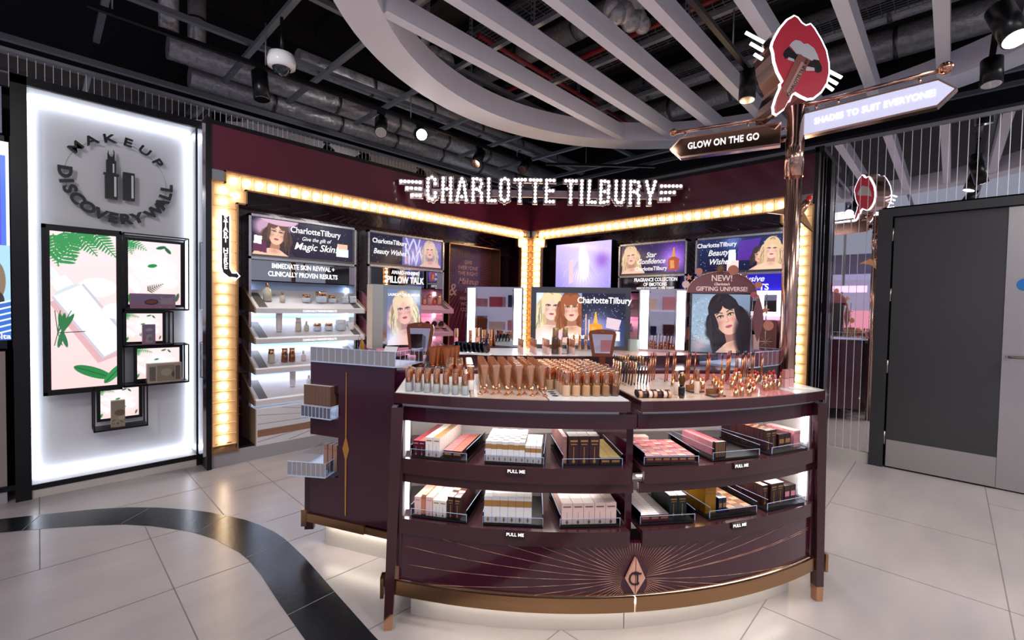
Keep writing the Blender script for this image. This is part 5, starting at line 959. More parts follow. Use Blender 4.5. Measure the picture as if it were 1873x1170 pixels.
v_ = PX-oz; ca_, sa_ = math.cos(RZ), math.sin(RZ); MB().cyl((cc(250, 850)[0], .01, cc(250, 850)[1]), (v_.x*ca_+v_.y*sa_, -v_.x*sa_+v_.y*ca_, cc(250, 850)[1]), .009, n=10).build('arm', POLE, orn)
# ================================================================== NAME SIGN WITH BULBS
DN = 5.12; on_ = dep(990, 348, DN); ns = thing('marquee_sign', 'winged name sign in white bulb letters spanning the corner of the shop', 'sign', on_, RZ)
fn = face_map(on_, DN); A7 = lambda x, y: fn(730+x/6.937, 310+y/6.937); A8 = lambda x, y: fn(980+x/6.937, 310+y/6.937)
ls = lambda p, q_, n: [(p[0]+(q_[0]-p[0])*i/(n-1), p[1]+(q_[1]-p[1])*i/(n-1)) for i in range(n)]
GL = [(A7, [(460, 178), (455, 128), (417, 100), (374, 120), (368, 168), (366, 218), (364, 268), (366, 318), (380, 362), (422, 378), (458, 345), (460, 295)]),
 (A7, ls((562, 112), (554, 380), 7)+ls((656, 114), (654, 382), 7)+[(606, 246)]), (A7, [(798, 120), (795, 345)]+ls((777, 162), (735, 384), 6)+ls((820, 162), (853, 386), 6)),
 (A7, ls((942, 120), (938, 388), 7)+[(988, 120), (1035, 133), (1048, 180), (1032, 223), (982, 248), (1020, 265), (1045, 300), (1045, 345), (1045, 388)]), (A7, ls((1138, 124), (1133, 392), 7)+[(1175, 394), (1216, 394)]),
 (A7, [(1343, 118), (1383, 138), (1388, 185), (1388, 235), (1388, 283), (1386, 330), (1378, 375), (1336, 396), (1298, 374), (1288, 328), (1288, 281), (1290, 232), (1292, 183), (1300, 137)]),
 (A7, ls((1472, 131), (1600, 131), 4)+ls((1535, 178), (1531, 400), 6)), (A7, ls((1667, 133), (1796, 137), 4)+ls((1730, 180), (1725, 403), 6)),
 (A8, ls((138, 138), (132, 405), 7)+[(183, 138), (230, 140), (176, 270), (216, 270), (178, 406), (222, 406)]), (A8, ls((382, 144), (512, 146), 4)+ls((445, 188), (440, 412), 6)), (A8, ls((585, 146), (579, 412), 7)),
 (A8, ls((683, 149), (668, 412), 7)+[(712, 413), (752, 415)]), (A8, ls((830, 150), (822, 418), 7)+[(875, 150), (920, 160), (928, 210), (920, 258), (873, 280), (920, 300), (922, 352), (912, 404), (864, 415)]),
 (A8, ls((1021, 152), (1015, 380), 6)+[(1040, 415), (1085, 417)]+ls((1108, 380), (1118, 152), 6)), (A8, ls((1205, 154), (1198, 422), 7)+[(1252, 154), (1300, 165), (1312, 212), (1294, 258), (1245, 282), (1283, 298), (1307, 332), (1305, 378), (1304, 424)]),
 (A8, [(1406, 157), (1416, 201), (1426, 246), (1434, 290), (1513, 157), (1501, 201), (1488, 246), (1474, 290), (1453, 332), (1449, 378), (1447, 424)])]
WG = [(A7, ls((26, 150), (268, 162), 6)), (A7, ls((102, 235), (267, 243), 4)), (A7, ls((167, 325), (266, 328), 3)), (A8, ls((1595, 211), (1838, 211), 6)), (A8, ls((1593, 292), (1755, 290), 4)), (A8, ls((1587, 378), (1687, 375), 3))]
LT = mat('letter_metal', '8d7f86', .3, .6); LT2 = mat('letter_rim', 'cdbdc2', .3, .5); bb = None
for nm, GG in (('letter', GL), ('wing_bar', WG)):
    for fx, P in GG:
        Q = [fx(*p) for p in P]; b = MB()
        for i in range(len(Q)):
            for j in range(i):
                if math.dist(P[i], P[j]) < 60:
                    u_ = (Vector(Q[i])-Vector(Q[j])).normalized()*.024; a_, c_ = Vector(Q[i])+u_, Vector(Q[j])-u_
                    b.k = 0; b.bar((a_.x, .012, a_.y), (c_.x, .012, c_.y), .024, .048, (0, 0, 1)) if abs(u_.x) > abs(u_.y) else b.bar((a_.x, .012, a_.y), (c_.x, .012, c_.y), .048, .024, (0, 1, 0))
                    u_ = u_*1.2; a_, c_ = Vector(Q[i])+u_, Vector(Q[j])-u_; b.k = 1
                    b.bar((a_.x, .03, a_.y), (c_.x, .03, c_.y), .03, .058, (0, 0, 1)) if abs(u_.x) > abs(u_.y) else b.bar((a_.x, .03, a_.y), (c_.x, .03, c_.y), .058, .03, (0, 1, 0))
        lo = b.build(nm, [LT, LT2], ns)
        for q_ in Q:
            if bb is None: bb = MB().ball((0, 0, 0), .0165, sy=.6, n=12, m_=8).build('bulb', BULBW, lo); bb.location = (q_[0], -.004, q_[1])
            else: k = bb.copy(); COL.objects.link(k); k.parent = lo; k.location = (q_[0], -.004, q_[1])
r0, r1 = A7(150, 268), A8(1720, 320); MB().bar((r0[0], .065, r0[1]), (r1[0], .065, r1[1]), .04, .075).build('rail', mat('rail_mauve', 'a08c90', .4, .4), ns)
# ================================================================== STOCK IN THE DRAWERS
def carton_mesh(name, w, d, h, body, top, deco=None, dm=None):
    b = MB().box(-w/2, w/2, 0, d, 0, h); b.m[1] = 1
    b.k = 2
    if deco == 'spear': b.box(-.0012, .0012, -.0004, 0, h*.15, h*.62); b.prism([(0, .004), (w*.16, h*.1), (0, h*.24), (-w*.16, h*.1)], -.0006, 0, 'xz'); b.box(-w*.3, w*.3, -.0004, 0, h*.70, h*.73); b.box(-w*.36, w*.36, -.0004, 0, h*.80, h*.86)
    if deco == 'band': b.box(-w/2, w/2, -.0004, 0, h*.62, h*.86); b.prism([(0, h*.02), (w*.16, h*.12), (0, h*.26), (-w*.16, h*.12)], -.0006, 0, 'xz')
    if deco == 'thin': b.box(-w*.36, w*.36, -.0004, 0, h*.80, h*.86); b.prism([(0, 0), (w*.14, h*.1), (0, h*.22), (-w*.14, h*.1)], -.0006, 0, 'xz'); b.box(-.0006, .0006, -.0004, 0, h*.2, h*.6)
    if deco == 'print': b.box(-w*.38, w*.38, -.0004, 0, h*.35, h*.65)
    if deco == 'stripes':
        for i in range(6): b.box(-w*.45+i*w*.15, -w*.40+i*w*.15, -.0004, 0, h*.05, h*.95)
    if deco == 'wood':
        for i in range(7): b.box(-w*.46+i*w*.14, -w*.43+i*w*.14, -.0003, 0, h*.02, h*.98)
        b.box(-w*.5, -w*.47, -.0008, 0, 0, h)
    me_o = b.build(name, [body, top, dm or GOLDP]); me = me_o.data; bpy.data.objects.remove(me_o); return me
def put(me, name, label, cat, loc, rz, group): o = bpy.data.objects.new(name, me); COL.objects.link(o); o.location = loc; o.rotation_euler = (0, 0, rz); return tag(o, label, cat, group)
def acrylic_bin(F0, F1, z, label, depth=.30, hr=.038):
    (u0, w0), (u1, w1) = F0, F1; L_ = math.hypot(u1-u0, w1-w0); phi = -math.atan2(w1-w0, u1-u0); org = G(u0, w0, z); rz = GA+phi
    t = thing('acrylic_bin', label, 'bin', org, rz, 'clear bins in the drawers'); k = .003
    MB().box(0, L_, 0, depth, 0, .008).build('black_base', BLACK, t)
    MB().box(0, L_, 0, k, .008, hr).box(0, k, k, depth, .008, hr*1.5).box(L_-k, L_, k, depth, .008, hr*1.5).box(0, L_, depth-k, depth, .008, hr*1.5).build('clear_wall', ACR, t)
    MB().box(0, L_, 0, .0025, hr-.0015, hr).box(0, .002, 0, .003, 0, hr).box(L_-.002, L_, 0, .003, 0, hr).box(0, .0025, 0, depth, hr*1.5-.0015, hr*1.5).box(L_-.0025, L_, 0, depth, hr*1.5-.0015, hr*1.5).build('bright_edge', ACE, t)
    ca, sa = math.cos(rz), math.sin(rz)
    return lambda x, y: (org.x+x*ca-y*sa, org.y+x*sa+y*ca, z+.0085), rz, L_
BINN = {}
def fill(bin_, spec, where):
    at, rz, L_ = bin_
    for x0, w, d, h, nc, nr, meshes, desc, cat, grp, y0, st in spec:
        cat = 'lidded carton' if ' lid' in desc else 'white carton' if ('white' in desc or 'ivory' in desc) else 'slim carton' if 'slim' in desc else 'pink carton' if any(k in desc for k in ('blush', 'peach', 'pink')) else 'dark carton'
        for c in range(nc):
            for r in range(nr):
                hh = 0; me = meshes[(c+r*3) % len(meshes)] if len(meshes) > 1 else meshes[0]
                x, y = x0+w*(c+.5), y0+(d+.0008)*r
                p = at(x, y); rr = random.uniform(-.01, .01)
                for s in range(st):
                    put(me, cat.replace(' ', '_'), '%s, column %s, row %s, %s' % (desc, ORD[c], ORD[r], where) if st == 1 else '%s, column %s, row %s, %s' % (desc, ORD[c], ORD[r], where), cat, (p[0], p[1], p[2]+s*h), rz+rr, grp)
CM = carton_mesh; sh_ = .0006
UP, LO = .7725, .5035
REDT = mat('red_lid', 'b8485a', .35, noise=(60, .3)); PNKT = mat('pink_lid', 'd48a90', .35); SALM = mat('salmon_lid', 'cf7c6c', .35); GRYT = mat('silver_lid', 'a59da0', .3, .4); GRN = mat('green_black_print', '16221f', .3); YEL = mat('gold_yellow_print', 'b98420', .25, .5); TAN = mat('tan_pan', 'c99f7f', .35); TAN2 = mat('brown_pan', '8f5f48', .35); WHT = mat('white_print', 'e4e2e2', .35); PEAT = mat('peach_lid', 'e2a98c', .4)
b = acrylic_bin((-.965, .023), (-.72, .11), UP, 'clear bin in the upper drawer, beside the tall left-hand led bar')
m1 = [CM('c', .0265, .0245, .066, MARP, t_, 'thin', PINKC) for t_ in (REDT, SALM, PNKT)]; m2 = [CM('c', .033, .027, .085, IVORY, t_, 'thin') for t_ in (IVORY, GOLDP, BLUSH)]; m3 = [CM('c', .041, .0235, .03, DBROWN, t_, 'print') for t_ in (PNKT, SALM, PINKC)]
fill(b, [(.008, .0275, .0255, .066, 2, 11, m1, 'maroon carton with red lid', 'carton', 'maroon red lid cartons', .006, 1), (.066, .0345, .028, .085, 2, 10, m2, 'ivory carton', 'carton', 'ivory cartons', .006, 1), (.145, .0425, .0245, .03, 2, 11, m3, 'low brown carton with pink lid', 'carton', 'low pink lid cartons', .02, 1)], 'upper bin by the left led')
b = acrylic_bin((-.645, .124), (-.395, .183), UP, 'clear bin of white gold banded cartons above the first pull me tab')
m1 = [CM('c', .0235, .028, h_, WHT, WHT, 'band') for h_ in (.088, .086)]
fill(b, [(.004, .0243, .0288, .085, 7, 7, m1, 'tall white carton with gold band', 'carton', 'white gold banded cartons', .006, 1), (.175, .0235, .0288, .085, 3, 6, [CM('c', .0225, .028, .075, WHT, WHT, 'band')], 'shorter white carton with gold band', 'carton', 'white gold banded cartons', .006, 1)], 'bin above first tab')
b = acrylic_bin((-.32, .205), (-.06, .216), UP, 'clear bin with three tall dark brown cartons in front, upper drawer')
fill(b, [(.006, .018, .03, .11, 1, 9, [CM('c', .017, .029, .115, mat('dusty_pink_print', '9c6e6c', .4), PINKC, 'thin')], 'slim dusty pink carton', 'carton', 'slim dusty pink cartons', .03, 1), (.028, .045, .035, .12, 3, 2, [CM('c', .043, .034, .122, DBROWN, DBROWN, 'spear', GOLDP)], 'tall dark brown carton with gold spear', 'carton', 'tall brown cartons', .012, 1), (.166, .0445, .0175, .03, 2, 15, [CM('c', .043, .017, .03, DBROWN, mat('straw_lid', 'b8a06a', .4), 'print')], 'low brown carton with straw lid', 'carton', 'low straw lid cartons', .008, 1)], 'bin left of centre post')
b = acrylic_bin((.041, .205), (.291, .208), UP, 'clear bin full of small pink lidded cartons, upper drawer beside the centre post')
m1 = [CM('c', .036, .022, .03, mat('plum_print', '5c2430', .35), t_, 'print') for t_ in (PNKT, REDT, SALM, PINKC, BLUSH)]
fill(b, [(.012, .0375, .0232, .03, 6, 10, m1, 'low plum carton with pink lid', 'carton', 'pink lidded cartons', .01, 1)], 'bin right of centre post'); fill(b, [(.012, .0375, .0232, .03, 3, 2, [CM('c', .036, .022, .045, BLUSH, BLUSH, 'print')], 'blush carton at the back', 'carton', 'blush cartons', .245, 1)], 'bin right of centre post')
b = acrylic_bin((.379, .172), (.635, .130), UP, 'half empty clear bin with pink cartons and a striped one, upper drawer')
fill(b, [(.035, .028, .0235, .06, 2, 9, [CM('c', .027, .0225, .06, PINKC, t_, 'thin', WHT) for t_ in (PNKT, REDT, BLUSH)], 'pink carton', 'carton', 'pink carton double row', .05, 1), (.02, .06, .02, .07, 1, 1, [CM('c', .058, .018, .072, DBROWN, DBROWN, 'stripes')], 'brown carton with gold stripes', 'carton', 'striped carton', .012, 1)], 'half empty upper bin')
b = acrylic_bin((.706, .118), (.956, .040), UP, 'clear bin with rows of slim brown cartons, upper drawer beside the right-hand led bar')
m1 = [CM('c', .034, .0155, .098, DBROWN, t_, 'spear') for t_ in (mat('copper_lid', 'a06a4c', .35), DBROWN)]
fill(b, [(.01, .036, .0165, .095, 2, 15, m1, 'slim tall brown carton', 'carton', 'slim brown cartons', .04, 1), (.10, .045, .03, .06, 2, 5, [CM('c', .043, .029, .07, DBROWN, DBROWN, 'print')], 'short brown carton', 'carton', 'short brown cartons', .04, 1), (.20, .024, .03, .085, 2, 5, [CM('c', .023, .029, .08, PINKC, BLUSH, 'thin')], 'slim pink carton', 'carton', 'slim pink cartons', .03, 1)], 'upper bin by the right led')
b = acrylic_bin((-.962, .021), (-.716, .106), LO, 'clear bin mixing blush, white and brown cartons, lower drawer beside the left-hand led bar')
fill(b, [(.012, .031, .031, .08, 1, 8, [CM('c', .030, .030, .08, BLUSH, BLUSH, 'thin', PINKC)], 'blush carton', 'carton', 'blush cartons', .01, 1), (.044, .02, .031, .085, 1, 8, [CM('c', .019, .030, .088, PEACH, PEAT, 'thin')], 'peach carton', 'carton', 'peach cartons', .02, 1), (.067, .031, .031, .08, 1, 8, [CM('c', .030, .030, .084, BLUSH, BLUSH, 'thin', PINKC)], 'taller blush carton', 'carton', 'blush cartons', .01, 1), (.1, .031, .031, .08, 2, 8, [CM('c', .030, .030, .074, IVORY, IVORY, 'thin')], 'ivory carton', 'carton', 'ivory cartons', .01, 1), (.166, .031, .026, .1, 2, 9, [CM('c', .028, .025, .095, DBROWN, t_, 'spear') for t_ in (DBROWN, PEAT)], 'brown carton', 'carton', 'brown cartons', .012, 1)], 'lower bin by the left led')
b = acrylic_bin((-.647, .124), (-.39, .168), LO, 'clear bin of tall white and gold cartons with one empty lane, lower drawer')
fill(b, [(.004, .0345, .034, .11, 6, 6, [CM('c', .0335, .033, .114, WHT, WHT, 'band')], 'big white carton with gold band', 'carton', 'big white gold cartons', .006, 1)], 'lower bin with empty lane')
b = acrylic_bin((-.319, .18), (-.054, .191), LO, 'clear bin of big blush pink cartons, lower drawer next to the centre post')
fill(b, [(.008, .0485, .046, .09, 5, 5, [CM('c', .047, .045, .092, BLUSH, mat('blush_lid', 'f0ddd2', .4), 'thin', mat('grey_print', '6e5f5c', .4))], 'big blush carton', 'carton', 'big blush cartons', .01, 1)], 'lower bin near centre post')
b = acrylic_bin((.038, .189), (.296, .182), LO, 'clear bin of low silver lidded cartons and black green ones, lower drawer')
fill(b, [(.008, .044, .017, .03, 3, 15, [CM('c', .043, .0165, .03, mat('plum_print', '5c2430', .35), t_, 'print') for t_ in (GRYT, GRYT, mat('smoke_lid', '71686c', .3, .4))], 'low plum carton with silver lid', 'carton', 'silver lidded cartons', .012, 1), (.155, .042, .03, .1, 2, 6, [CM('c', .040, .029, .098, GRN, GRYT, 'spear')], 'black green carton with gold spear', 'carton', 'black green cartons', .04, 1)], 'lower bin right of centre post')
b = acrylic_bin((.375, .165), (.635, .124), LO, 'clear bin of golden yellow cartons and tan palettes, lower drawer')
fill(b, [(.006, .06, .0165, .12, 1, 13, [CM('c', .058, .016, .12, YEL, GOLDP, 'spear')], 'tall golden yellow carton', 'carton', 'golden yellow cartons', .04, 1), (.072, .022, .05, .065, 2, 1, [CM('c', .02, .05, .07, NAVY, NAVY, 'print')], 'small navy carton', 'carton', 'navy cartons', .03, 1), (.118, .044, .036, .02, 3, 7, [CM('c', .042, .035, .022, DBROWN, t_, None) for t_ in (TAN, TAN2)], 'flat tan palette carton', 'carton', 'flat tan cartons', .02, 1)], 'lower bin with gold cartons')
b = acrylic_bin((.699, .110), (.944, .047), LO, 'clear bin of dark brown cartons, lower drawer beside the right-hand led bar')
fill(b, [(.008, .045, .0165, .105, 1, 15, m1, 'slim tall brown carton', 'carton', 'slim brown cartons', .04, 1), (.055, .044, .024, .1, 2, 10, [CM('c', .042, .023, .104, DBROWN, mat('taupe_lid', '9a857c', .4), 'spear')], 'dark carton with taupe lid', 'carton', 'taupe lid cartons', .03, 1), (.148, .040, .028, .08, 2, 7, [CM('c', .038, .027, .082, DBROWN, DBROWN, 'print', PINKC)], 'short dark carton', 'carton', 'short dark cartons', .03, 1)], 'lower bin by the right led')
# cartons on the end panel's trays
em_ = CM('c', .0235, .09, .115, mat('bark_print', '6b4c3c', .45, noise=(40, .35)), mat('marble_lid', 'cfcac6', .4, noise=(30, .3)), 'wood', mat('bark_line', '9a7f6a', .4)); rze = math.atan2((EW(1, 0)-EW(0, 0)).y, (EW(1, 0)-EW(0, 0)).x)
for i in range(8): p = EW(-.008+.0245*i, -.03); put(em_, 'carton', 'wood patterned brown carton on the upper end tray, %s from the shop wall side' % ORD[i], 'carton', (p.x, p.y, .858), rze, 'wood patterned cartons')
sl = CM('c', .028, .05, .155, mat('rosewood_pink', 'b9907c', .4), BLUSH, 'thin')
for i in range(3): p = EW(.075+.036*i, .04); put(sl, 'carton', 'slim pink carton standing in the lower end tray, %s from the shop wall side' % ORD[i], 'carton', (p.x, p.y, .459), rze, 'slim pink end cartons')
# ================================================================== TESTERS ON THE TRAYS
def item(name, label, cat, loc, rz=0, group=None, parts=(), tilt=None):
    t = thing(name, label, cat, loc, rz, group)
    for nm, b, m_ in parts: b.build(nm, m_, t)
    if tilt: t.rotation_euler = (tilt[0], tilt[1], rz)
    return t
TT = 1.068
rowname = lambda r: ORD[r]+' row'
def grid(proto, pos, labelf, group):
    first = True
    for i, (p, c, r) in enumerate(pos):
        if first: proto.location = p; proto['label'] = labelf(c, r); proto['group'] = group; first = False
        else: dup(proto, p, None, labelf(c, r), group)
pot = item('serum_bottle', 'x', 'bottle', (0, 0, 0), GA, None, (('glass', MB().lathe([(.0135, 0), (.0145, .004), (.0145, .038), (.011, .041)], n=16), ICE), ('cap', MB().lathe([(.0128, .040), (.0132, .042), (.0132, .093), (.012, .095)], n=16), COPPER)))
pos = [(G(-.978+.041*c+.0, .024+.0162*c-.047*r, TT), c, r) for r in range(3) for c in range(7)]
grid(pot, pos, lambda c, r: 'copper capped serum bottle, %s from the outer leg, %s' % (ORD[c], rowname(r)), 'copper capped serum bottles')
ft = item('foundation_bottle', 'x', 'bottle', (0, 0, 0), GA, None, (('glass', MB().lathe([(.016, 0), (.0172, .004), (.0172, .043), (.015, .047)], n=18), IVORY), ('cap', MB().lathe([(.0158, .046), (.0165, .049), (.0165, .106), (.015, .109)], n=18), COPPER)))
pos = [(G(-.800+.047*c, -.10-.046*r+.01*c, TT), c, r) for r in range(6) for c in range(3)]+[(G(-.705, .005, TT), 3, 0)]
grid(ft, pos, lambda c, r: 'wide copper capped bottle behind the serum bottles, %s file, %s' % (ORD[c], rowname(r)), 'wide copper capped bottles')
def tube_mesh(h, r, w): 
    b = MB(); n = 14; V = []; lv = 6
    for j in range(lv):
        t = j/(lv-1); hw = r+(w/2-r)*t; hd = r*(1-t)+.0015*t
        for i in range(n): a = 2*math.pi*i/n; V.append((hw*math.cos(a), hd*math.sin(a), .018+(h-.018)*t))
    b.add(V, [(j*n+i, j*n+(i+1) % n, (j+1)*n+(i+1) % n, (j+1)*n+i) for j in range(lv-1) for i in range(n)], True); b.add(V[-n:], [tuple(range(n))]); b.box(-w/2, w/2, -.0016, .0016, h-.004, h+.008); return b
tu = item('cosmetic_tube', 'x', 'tube', (0, 0, 0), GA, None, (('tube', tube_mesh(.108, .0115, .033), TUBE), ('cap', MB().lathe([(.009, 0), (.0095, .002), (.0095, .018)], n=14), COPPER)))
pos = [(G(-.642+.0523*c, .012+.006*c-.05*r, TT), c, r) for r in range(8) for c in range(6)]
grid(tu, pos, lambda c, r: 'gold blush tube on its cap, %s file, %s from the front edge' % (ORD[c], rowname(r)), 'gold tubes standing on their caps')
ws = item('applicator_wand', 'x', 'applicator', (0, 0, 0), GA, None, (('handle', MB().cyl((0, 0, .0), (0, 0, .042), .0045, n=10), COPPER), ('foot', MB().lathe([(.011, 0), (.011, .004), (.005, .006)], n=14), ROSE)))
pos = [(G(-.665+.0275*c, .115+.008*c-.03*(c % 2), TT), c, 0) for c in range(11)]; pos = [(G(-.665+.0275*c, wf(-.665+.0275*c)-.045-.032*(c % 2), TT), c, 0) for c in range(11)]
grid(ws, pos, lambda c, r: 'small gold applicator in front of the tubes, %s from the serum bottles' % ORD[c], 'small gold applicators')
fm_g = [MB().lathe([(.0165, 0), (.018, .003), (.018, .044), (.0165, .047)], n=18) for _ in range(1)]
protos = []
for i in range(6):
    f_ = item('foundation_bottle', 'x', 'bottle', (0, 0, 0), GA, None, (('glass', MB().lathe([(.0165, 0), (.018, .003), (.018, .044), (.0165, .047)], n=18), SHADES[i]), ('cap', MB().lathe([(.0165, .046), (.0172, .049), (.0172, .104), (.0155, .107)], n=18), COPPER)))
    pos = [(G(-.298+.0437*i, .160-.002*abs(i-3)-.056*r, TT), i, r) for r in range(9)]
    grid(f_, pos, lambda c, r: 'liquid foundation bottle, shade file %s, %s from the front edge' % (ORD[c], rowname(r)), 'foundation bottles in six shades')
f_ = item('foundation_bottle', 'foundation bottle standing apart behind the three round holes', 'bottle', G(-.338, -.0, TT), GA, 'foundation bottles in six shades', (('glass', MB().lathe([(.0165, 0), (.018, .003), (.018, .044), (.0165, .047)], n=18), SHADES[1]), ('cap', MB().lathe([(.0165, .046), (.0172, .049), (.0172, .104), (.0155, .107)], n=18), COPPER)))
for r in range(5): dup(f_, G(-.338, -.055-.055*r, TT), None, 'foundation bottle in the lone file behind the round holes, %s' % rowname(r+1), 'foundation bottles in six shades')
hl = MB()
for r in range(3): hl.cyl(G(-.345, .06+.045*r, 1.0676), G(-.345, .06+.045*r, 1.0682), .015, n=18)
tag(hl.build('tester_holes', mat('dark_hole', '2c2422', .5)), 'three empty round holes in the foundation tray', 'tray holes'); 
# ---- right tray
for k, (bm_, tip) in enumerate(((COPPER, DBROWN), (BLKG, GOLDP), (mat('bronze_pencil', '7a4a34', .25, .7), BLKG))):
    pc_ = item('pencil', 'x', 'pencil', (0, 0, 0), GA, None, (('barrel', MB().cyl((0, 0, .012), (0, 0, .118), .0042, n=8), bm_), ('tip', MB().cyl((0, 0, 0), (0, 0, .012), .003, .0042, n=8), tip), ('end_cap', MB().cyl((0, 0, .118), (0, 0, .142), .0044, n=8), tip)))
    pc_.rotation_euler = (.05*(k-1), .08, GA)
    pos = [(G(.035+.026*((i*3+k) % 6)+.003*k, -.10-.035*((i*3+k)//6)+.004*k, TT), i, 0) for i in range(8)]
    grid(pc_, pos, lambda c, r: '%s eye pencil standing left of the brow pens, %s of its colour' % (('copper', 'black', 'bronze')[k], ORD[c]), 'eye pencils in a cluster')
TIPS = [mat('tip_red', 'b5202c', .3), mat('tip_brown', '4a2820', .4), mat('tip_pink', 'b06a6a', .4), mat('tip_berry', '7c1c3c', .3), BLKG]
for k in range(5):
    pc_ = item('lip_pencil', 'x', 'pencil', (0, 0, 0), GA, None, (('barrel', MB().cyl((0, 0, 0), (0, 0, .125), .0038, n=10), mat('copper_barrel', 'a9694a', .2, .8)), ('coloured_end', MB().cyl((0, 0, .125), (0, 0, .152), .004, n=10), TIPS[k])))
    pc_.rotation_euler = (-.03, .07, GA)
    pos = [(G(.235+.0285*(i*5+k if k < 4 else i*5+4), -.20-.035*((i+k) % 3)+.0*i, TT), i*5+k, 0) for i in range(5)]
    grid(pc_, pos, lambda c, r: 'copper lip pencil in the long back row, %s from the centre' % ORD[c], 'copper lip pencils in a row')
for i in range(8):
    p_ = dup(pc_, G(.76+.024*i, -.34-.02*(i % 2), TT), None, 'dark ended copper pencil behind the red lipsticks, %s in line' % ORD[i], 'dark pencils near the pole')
b_ = item('swatch_pot', 'x', 'pot', (0, 0, 0), GA, None, (('ball', MB().cyl((-.010, 0, .0145), (.010, 0, .0145), .0145, n=16), TAN), ('band', MB().cyl((-.0105, 0, .0145), (-.006, 0, .0145), .0152, n=16), DBROWN)))
bl_d = [MB().cyl((-.010, 0, .0145), (.010, 0, .0145), .0145, n=16).build('t', m_) for m_ in (TAN, DBROWN, BLUSH)]; dd = [o.data for o in bl_d]
for o in bl_d: bpy.data.objects.remove(o)
first = True
for r in range(2):
    for c in range(7):
        p = G(.012+.0215*c+.008*r, .205-.036*r+.001*c, TT); lab = 'round striped eyeshadow pot, %s from the centre gap, %s' % (ORD[c], ('front row', 'back row')[r])
        if first: b_.location = p; b_['label'] = lab; b_['group'] = 'striped eyeshadow pots'; first = False
        else: dup(b_, p, None, lab, 'striped eyeshadow pots', {'ball': dd[(c+r) % 3]})
item('mascara', 'black and gold faceted mascara tube at the front of the tray', 'mascara', G(.197, .215, TT), GA, None, (('tube', MB().lathe([(.011, 0), (.014, .01), (.015, .045), (.009, .055)], n=8), BLKG), ('cap', MB().lathe([(.009, .055), (.012, .06), (.014, .08), (.010, .105), (.006, .108)], n=8), mat('dark_gold', '7a5a34', .2, .9))))
for i, (u, w) in enumerate(((.208, .143), (.318, .124))):
    item('concealer', ('frosted concealer wand with copper cap, behind the faceted mascara', 'frosted concealer wand with copper cap, standing alone next to the palettes')[i], 'concealer', G(u, w, TT), GA, 'frosted concealer wands', (('glass', MB().lathe([(.0105, 0), (.0115, .003), (.0115, .055), (.010, .057)], n=16), mat('frosted_peach', 'd8bfae', .2)), ('cap', MB().lathe([(.0100, .057), (.0105, .059), (.0105, .108), (.0095, .110)], n=16), COPPER)))
for i, (u, w, a) in enumerate(((.375, .185, .2), (.335, .08, .2))):
    item('palette', ('dark open palette with mirror lid at the very front of the tray', 'dark open palette behind the front one')[i], 'palette', G(u, w, TT), GA+a, 'open dark palettes', (('base', MB().box(-.035, .035, -.022, .022, 0, .006), mat('palette_brown', '4b3234', .3)), ('pan', MB().box(-.029, .029, -.017, .017, .006, .0065), mat('palette_pan', '8a6a66', .5)), ('lid', MB().box(-.035, .035, .022, .025, .004, .03), mat('lid_gold', 'b88a5c', .2, .9))))
def lipstick(cols, h=.048): return item('lipstick', 'x', 'lipstick', (0, 0, 0), GA, None, (('case', MB().lathe([(.0095, 0), (.0098, .002), (.0098, h*.5), (.0082, h*.52), (.0082, h*.72)], n=14), COPPER), ('bullet', MB().lathe([(.0068, h*.70), (.0068, h*.9), (.0045, h*1.0), (.0005, h*1.05)], n=12), cols)))
LCOL = ['coral', 'orange', 'red', 'dark red', 'rose']; LM_ = [CORAL, mat('orange_gloss', 'd9782c', .2, coat=.4), REDG, WINE, PINKG]; LP = [lipstick(m_) for m_ in LM_]; used = [0]*5
LSP = [(.385, .205, 1), (.41, .165, 1), (.455, .205, 0), (.49, .195, 0), (.53, .19, 3), (.56, .135, 0), (.60, .12, 0), (.43, .09, 1), (.47, .05, 1), (.40, .03, 0), (.36, .0, 1), (.34, -.05, 0), (.42, -.05, 1), (.30, -.07, 1), (.50, .0, 0), (.55, .03, 1), (.60, .02, 1), (.64, .05, 0), (.62, -.06, 0), (.66, -.02, 1), (.70, -.05, 1), (.58, -.10, 1), (.65, -.12, 1), (.70, -.13, 0), (.74, .0, 1), (.77, -.04, 0), (.70, .065, 4), (.735, .05, 4), (.77, .035, 4), (.80, .02, 4), (.78, -.12, 2), (.81, -.15, 2), (.84, -.10, 2), (.86, -.16, 2), (.83, -.20, 2), (.88, -.12, 2), (.79, -.19, 3), (.91, -.17, 2), (.94, -.14, 2), (.90, -.08, 1), (.75, -.22, 2), (.86, -.23, 2), (.72, -.20, 0), (.93, -.20, 1), (.52, -.08, 1), (.47, -.12, 0)]
for u, w, k in LSP:
    n_ = used[k]; used[k] += 1; lab = '%s lipstick without its cap on the pink tray, %s of that colour' % (LCOL[k], ORD[n_]); p = G(u, w, TT)
    if n_ == 0: LP[k].location = p; LP[k]['label'] = lab; LP[k]['group'] = 'uncapped lipsticks'
    else: dup(LP[k], p, None, lab, 'uncapped lipsticks').scale = (1, 1, 1+.5*((n_*7) % 3)/2)
for i, (u, w) in enumerate(((.87, -.02), (.915, -.045))):
    item('lip_gloss', 'pink lip gloss bottle with rosy cap, %s of the pair near the pole' % ('outer' if i else 'inner'), 'lip gloss', G(u, w, TT), GA, 'pink lip gloss pair', (('glass', MB().box(-.0115, .0115, -.011, .011, 0, .045), mat('clear_pink', 'e0a8a8', .1)), ('cap', MB().box(-.0115, .0115, -.011, .011, .048, .09), mat('rosy_cap', 'd99a94', .3, .3)), ('neck', MB().cyl((0, 0, .045), (0, 0, .048), .008, n=12), GOLD)))
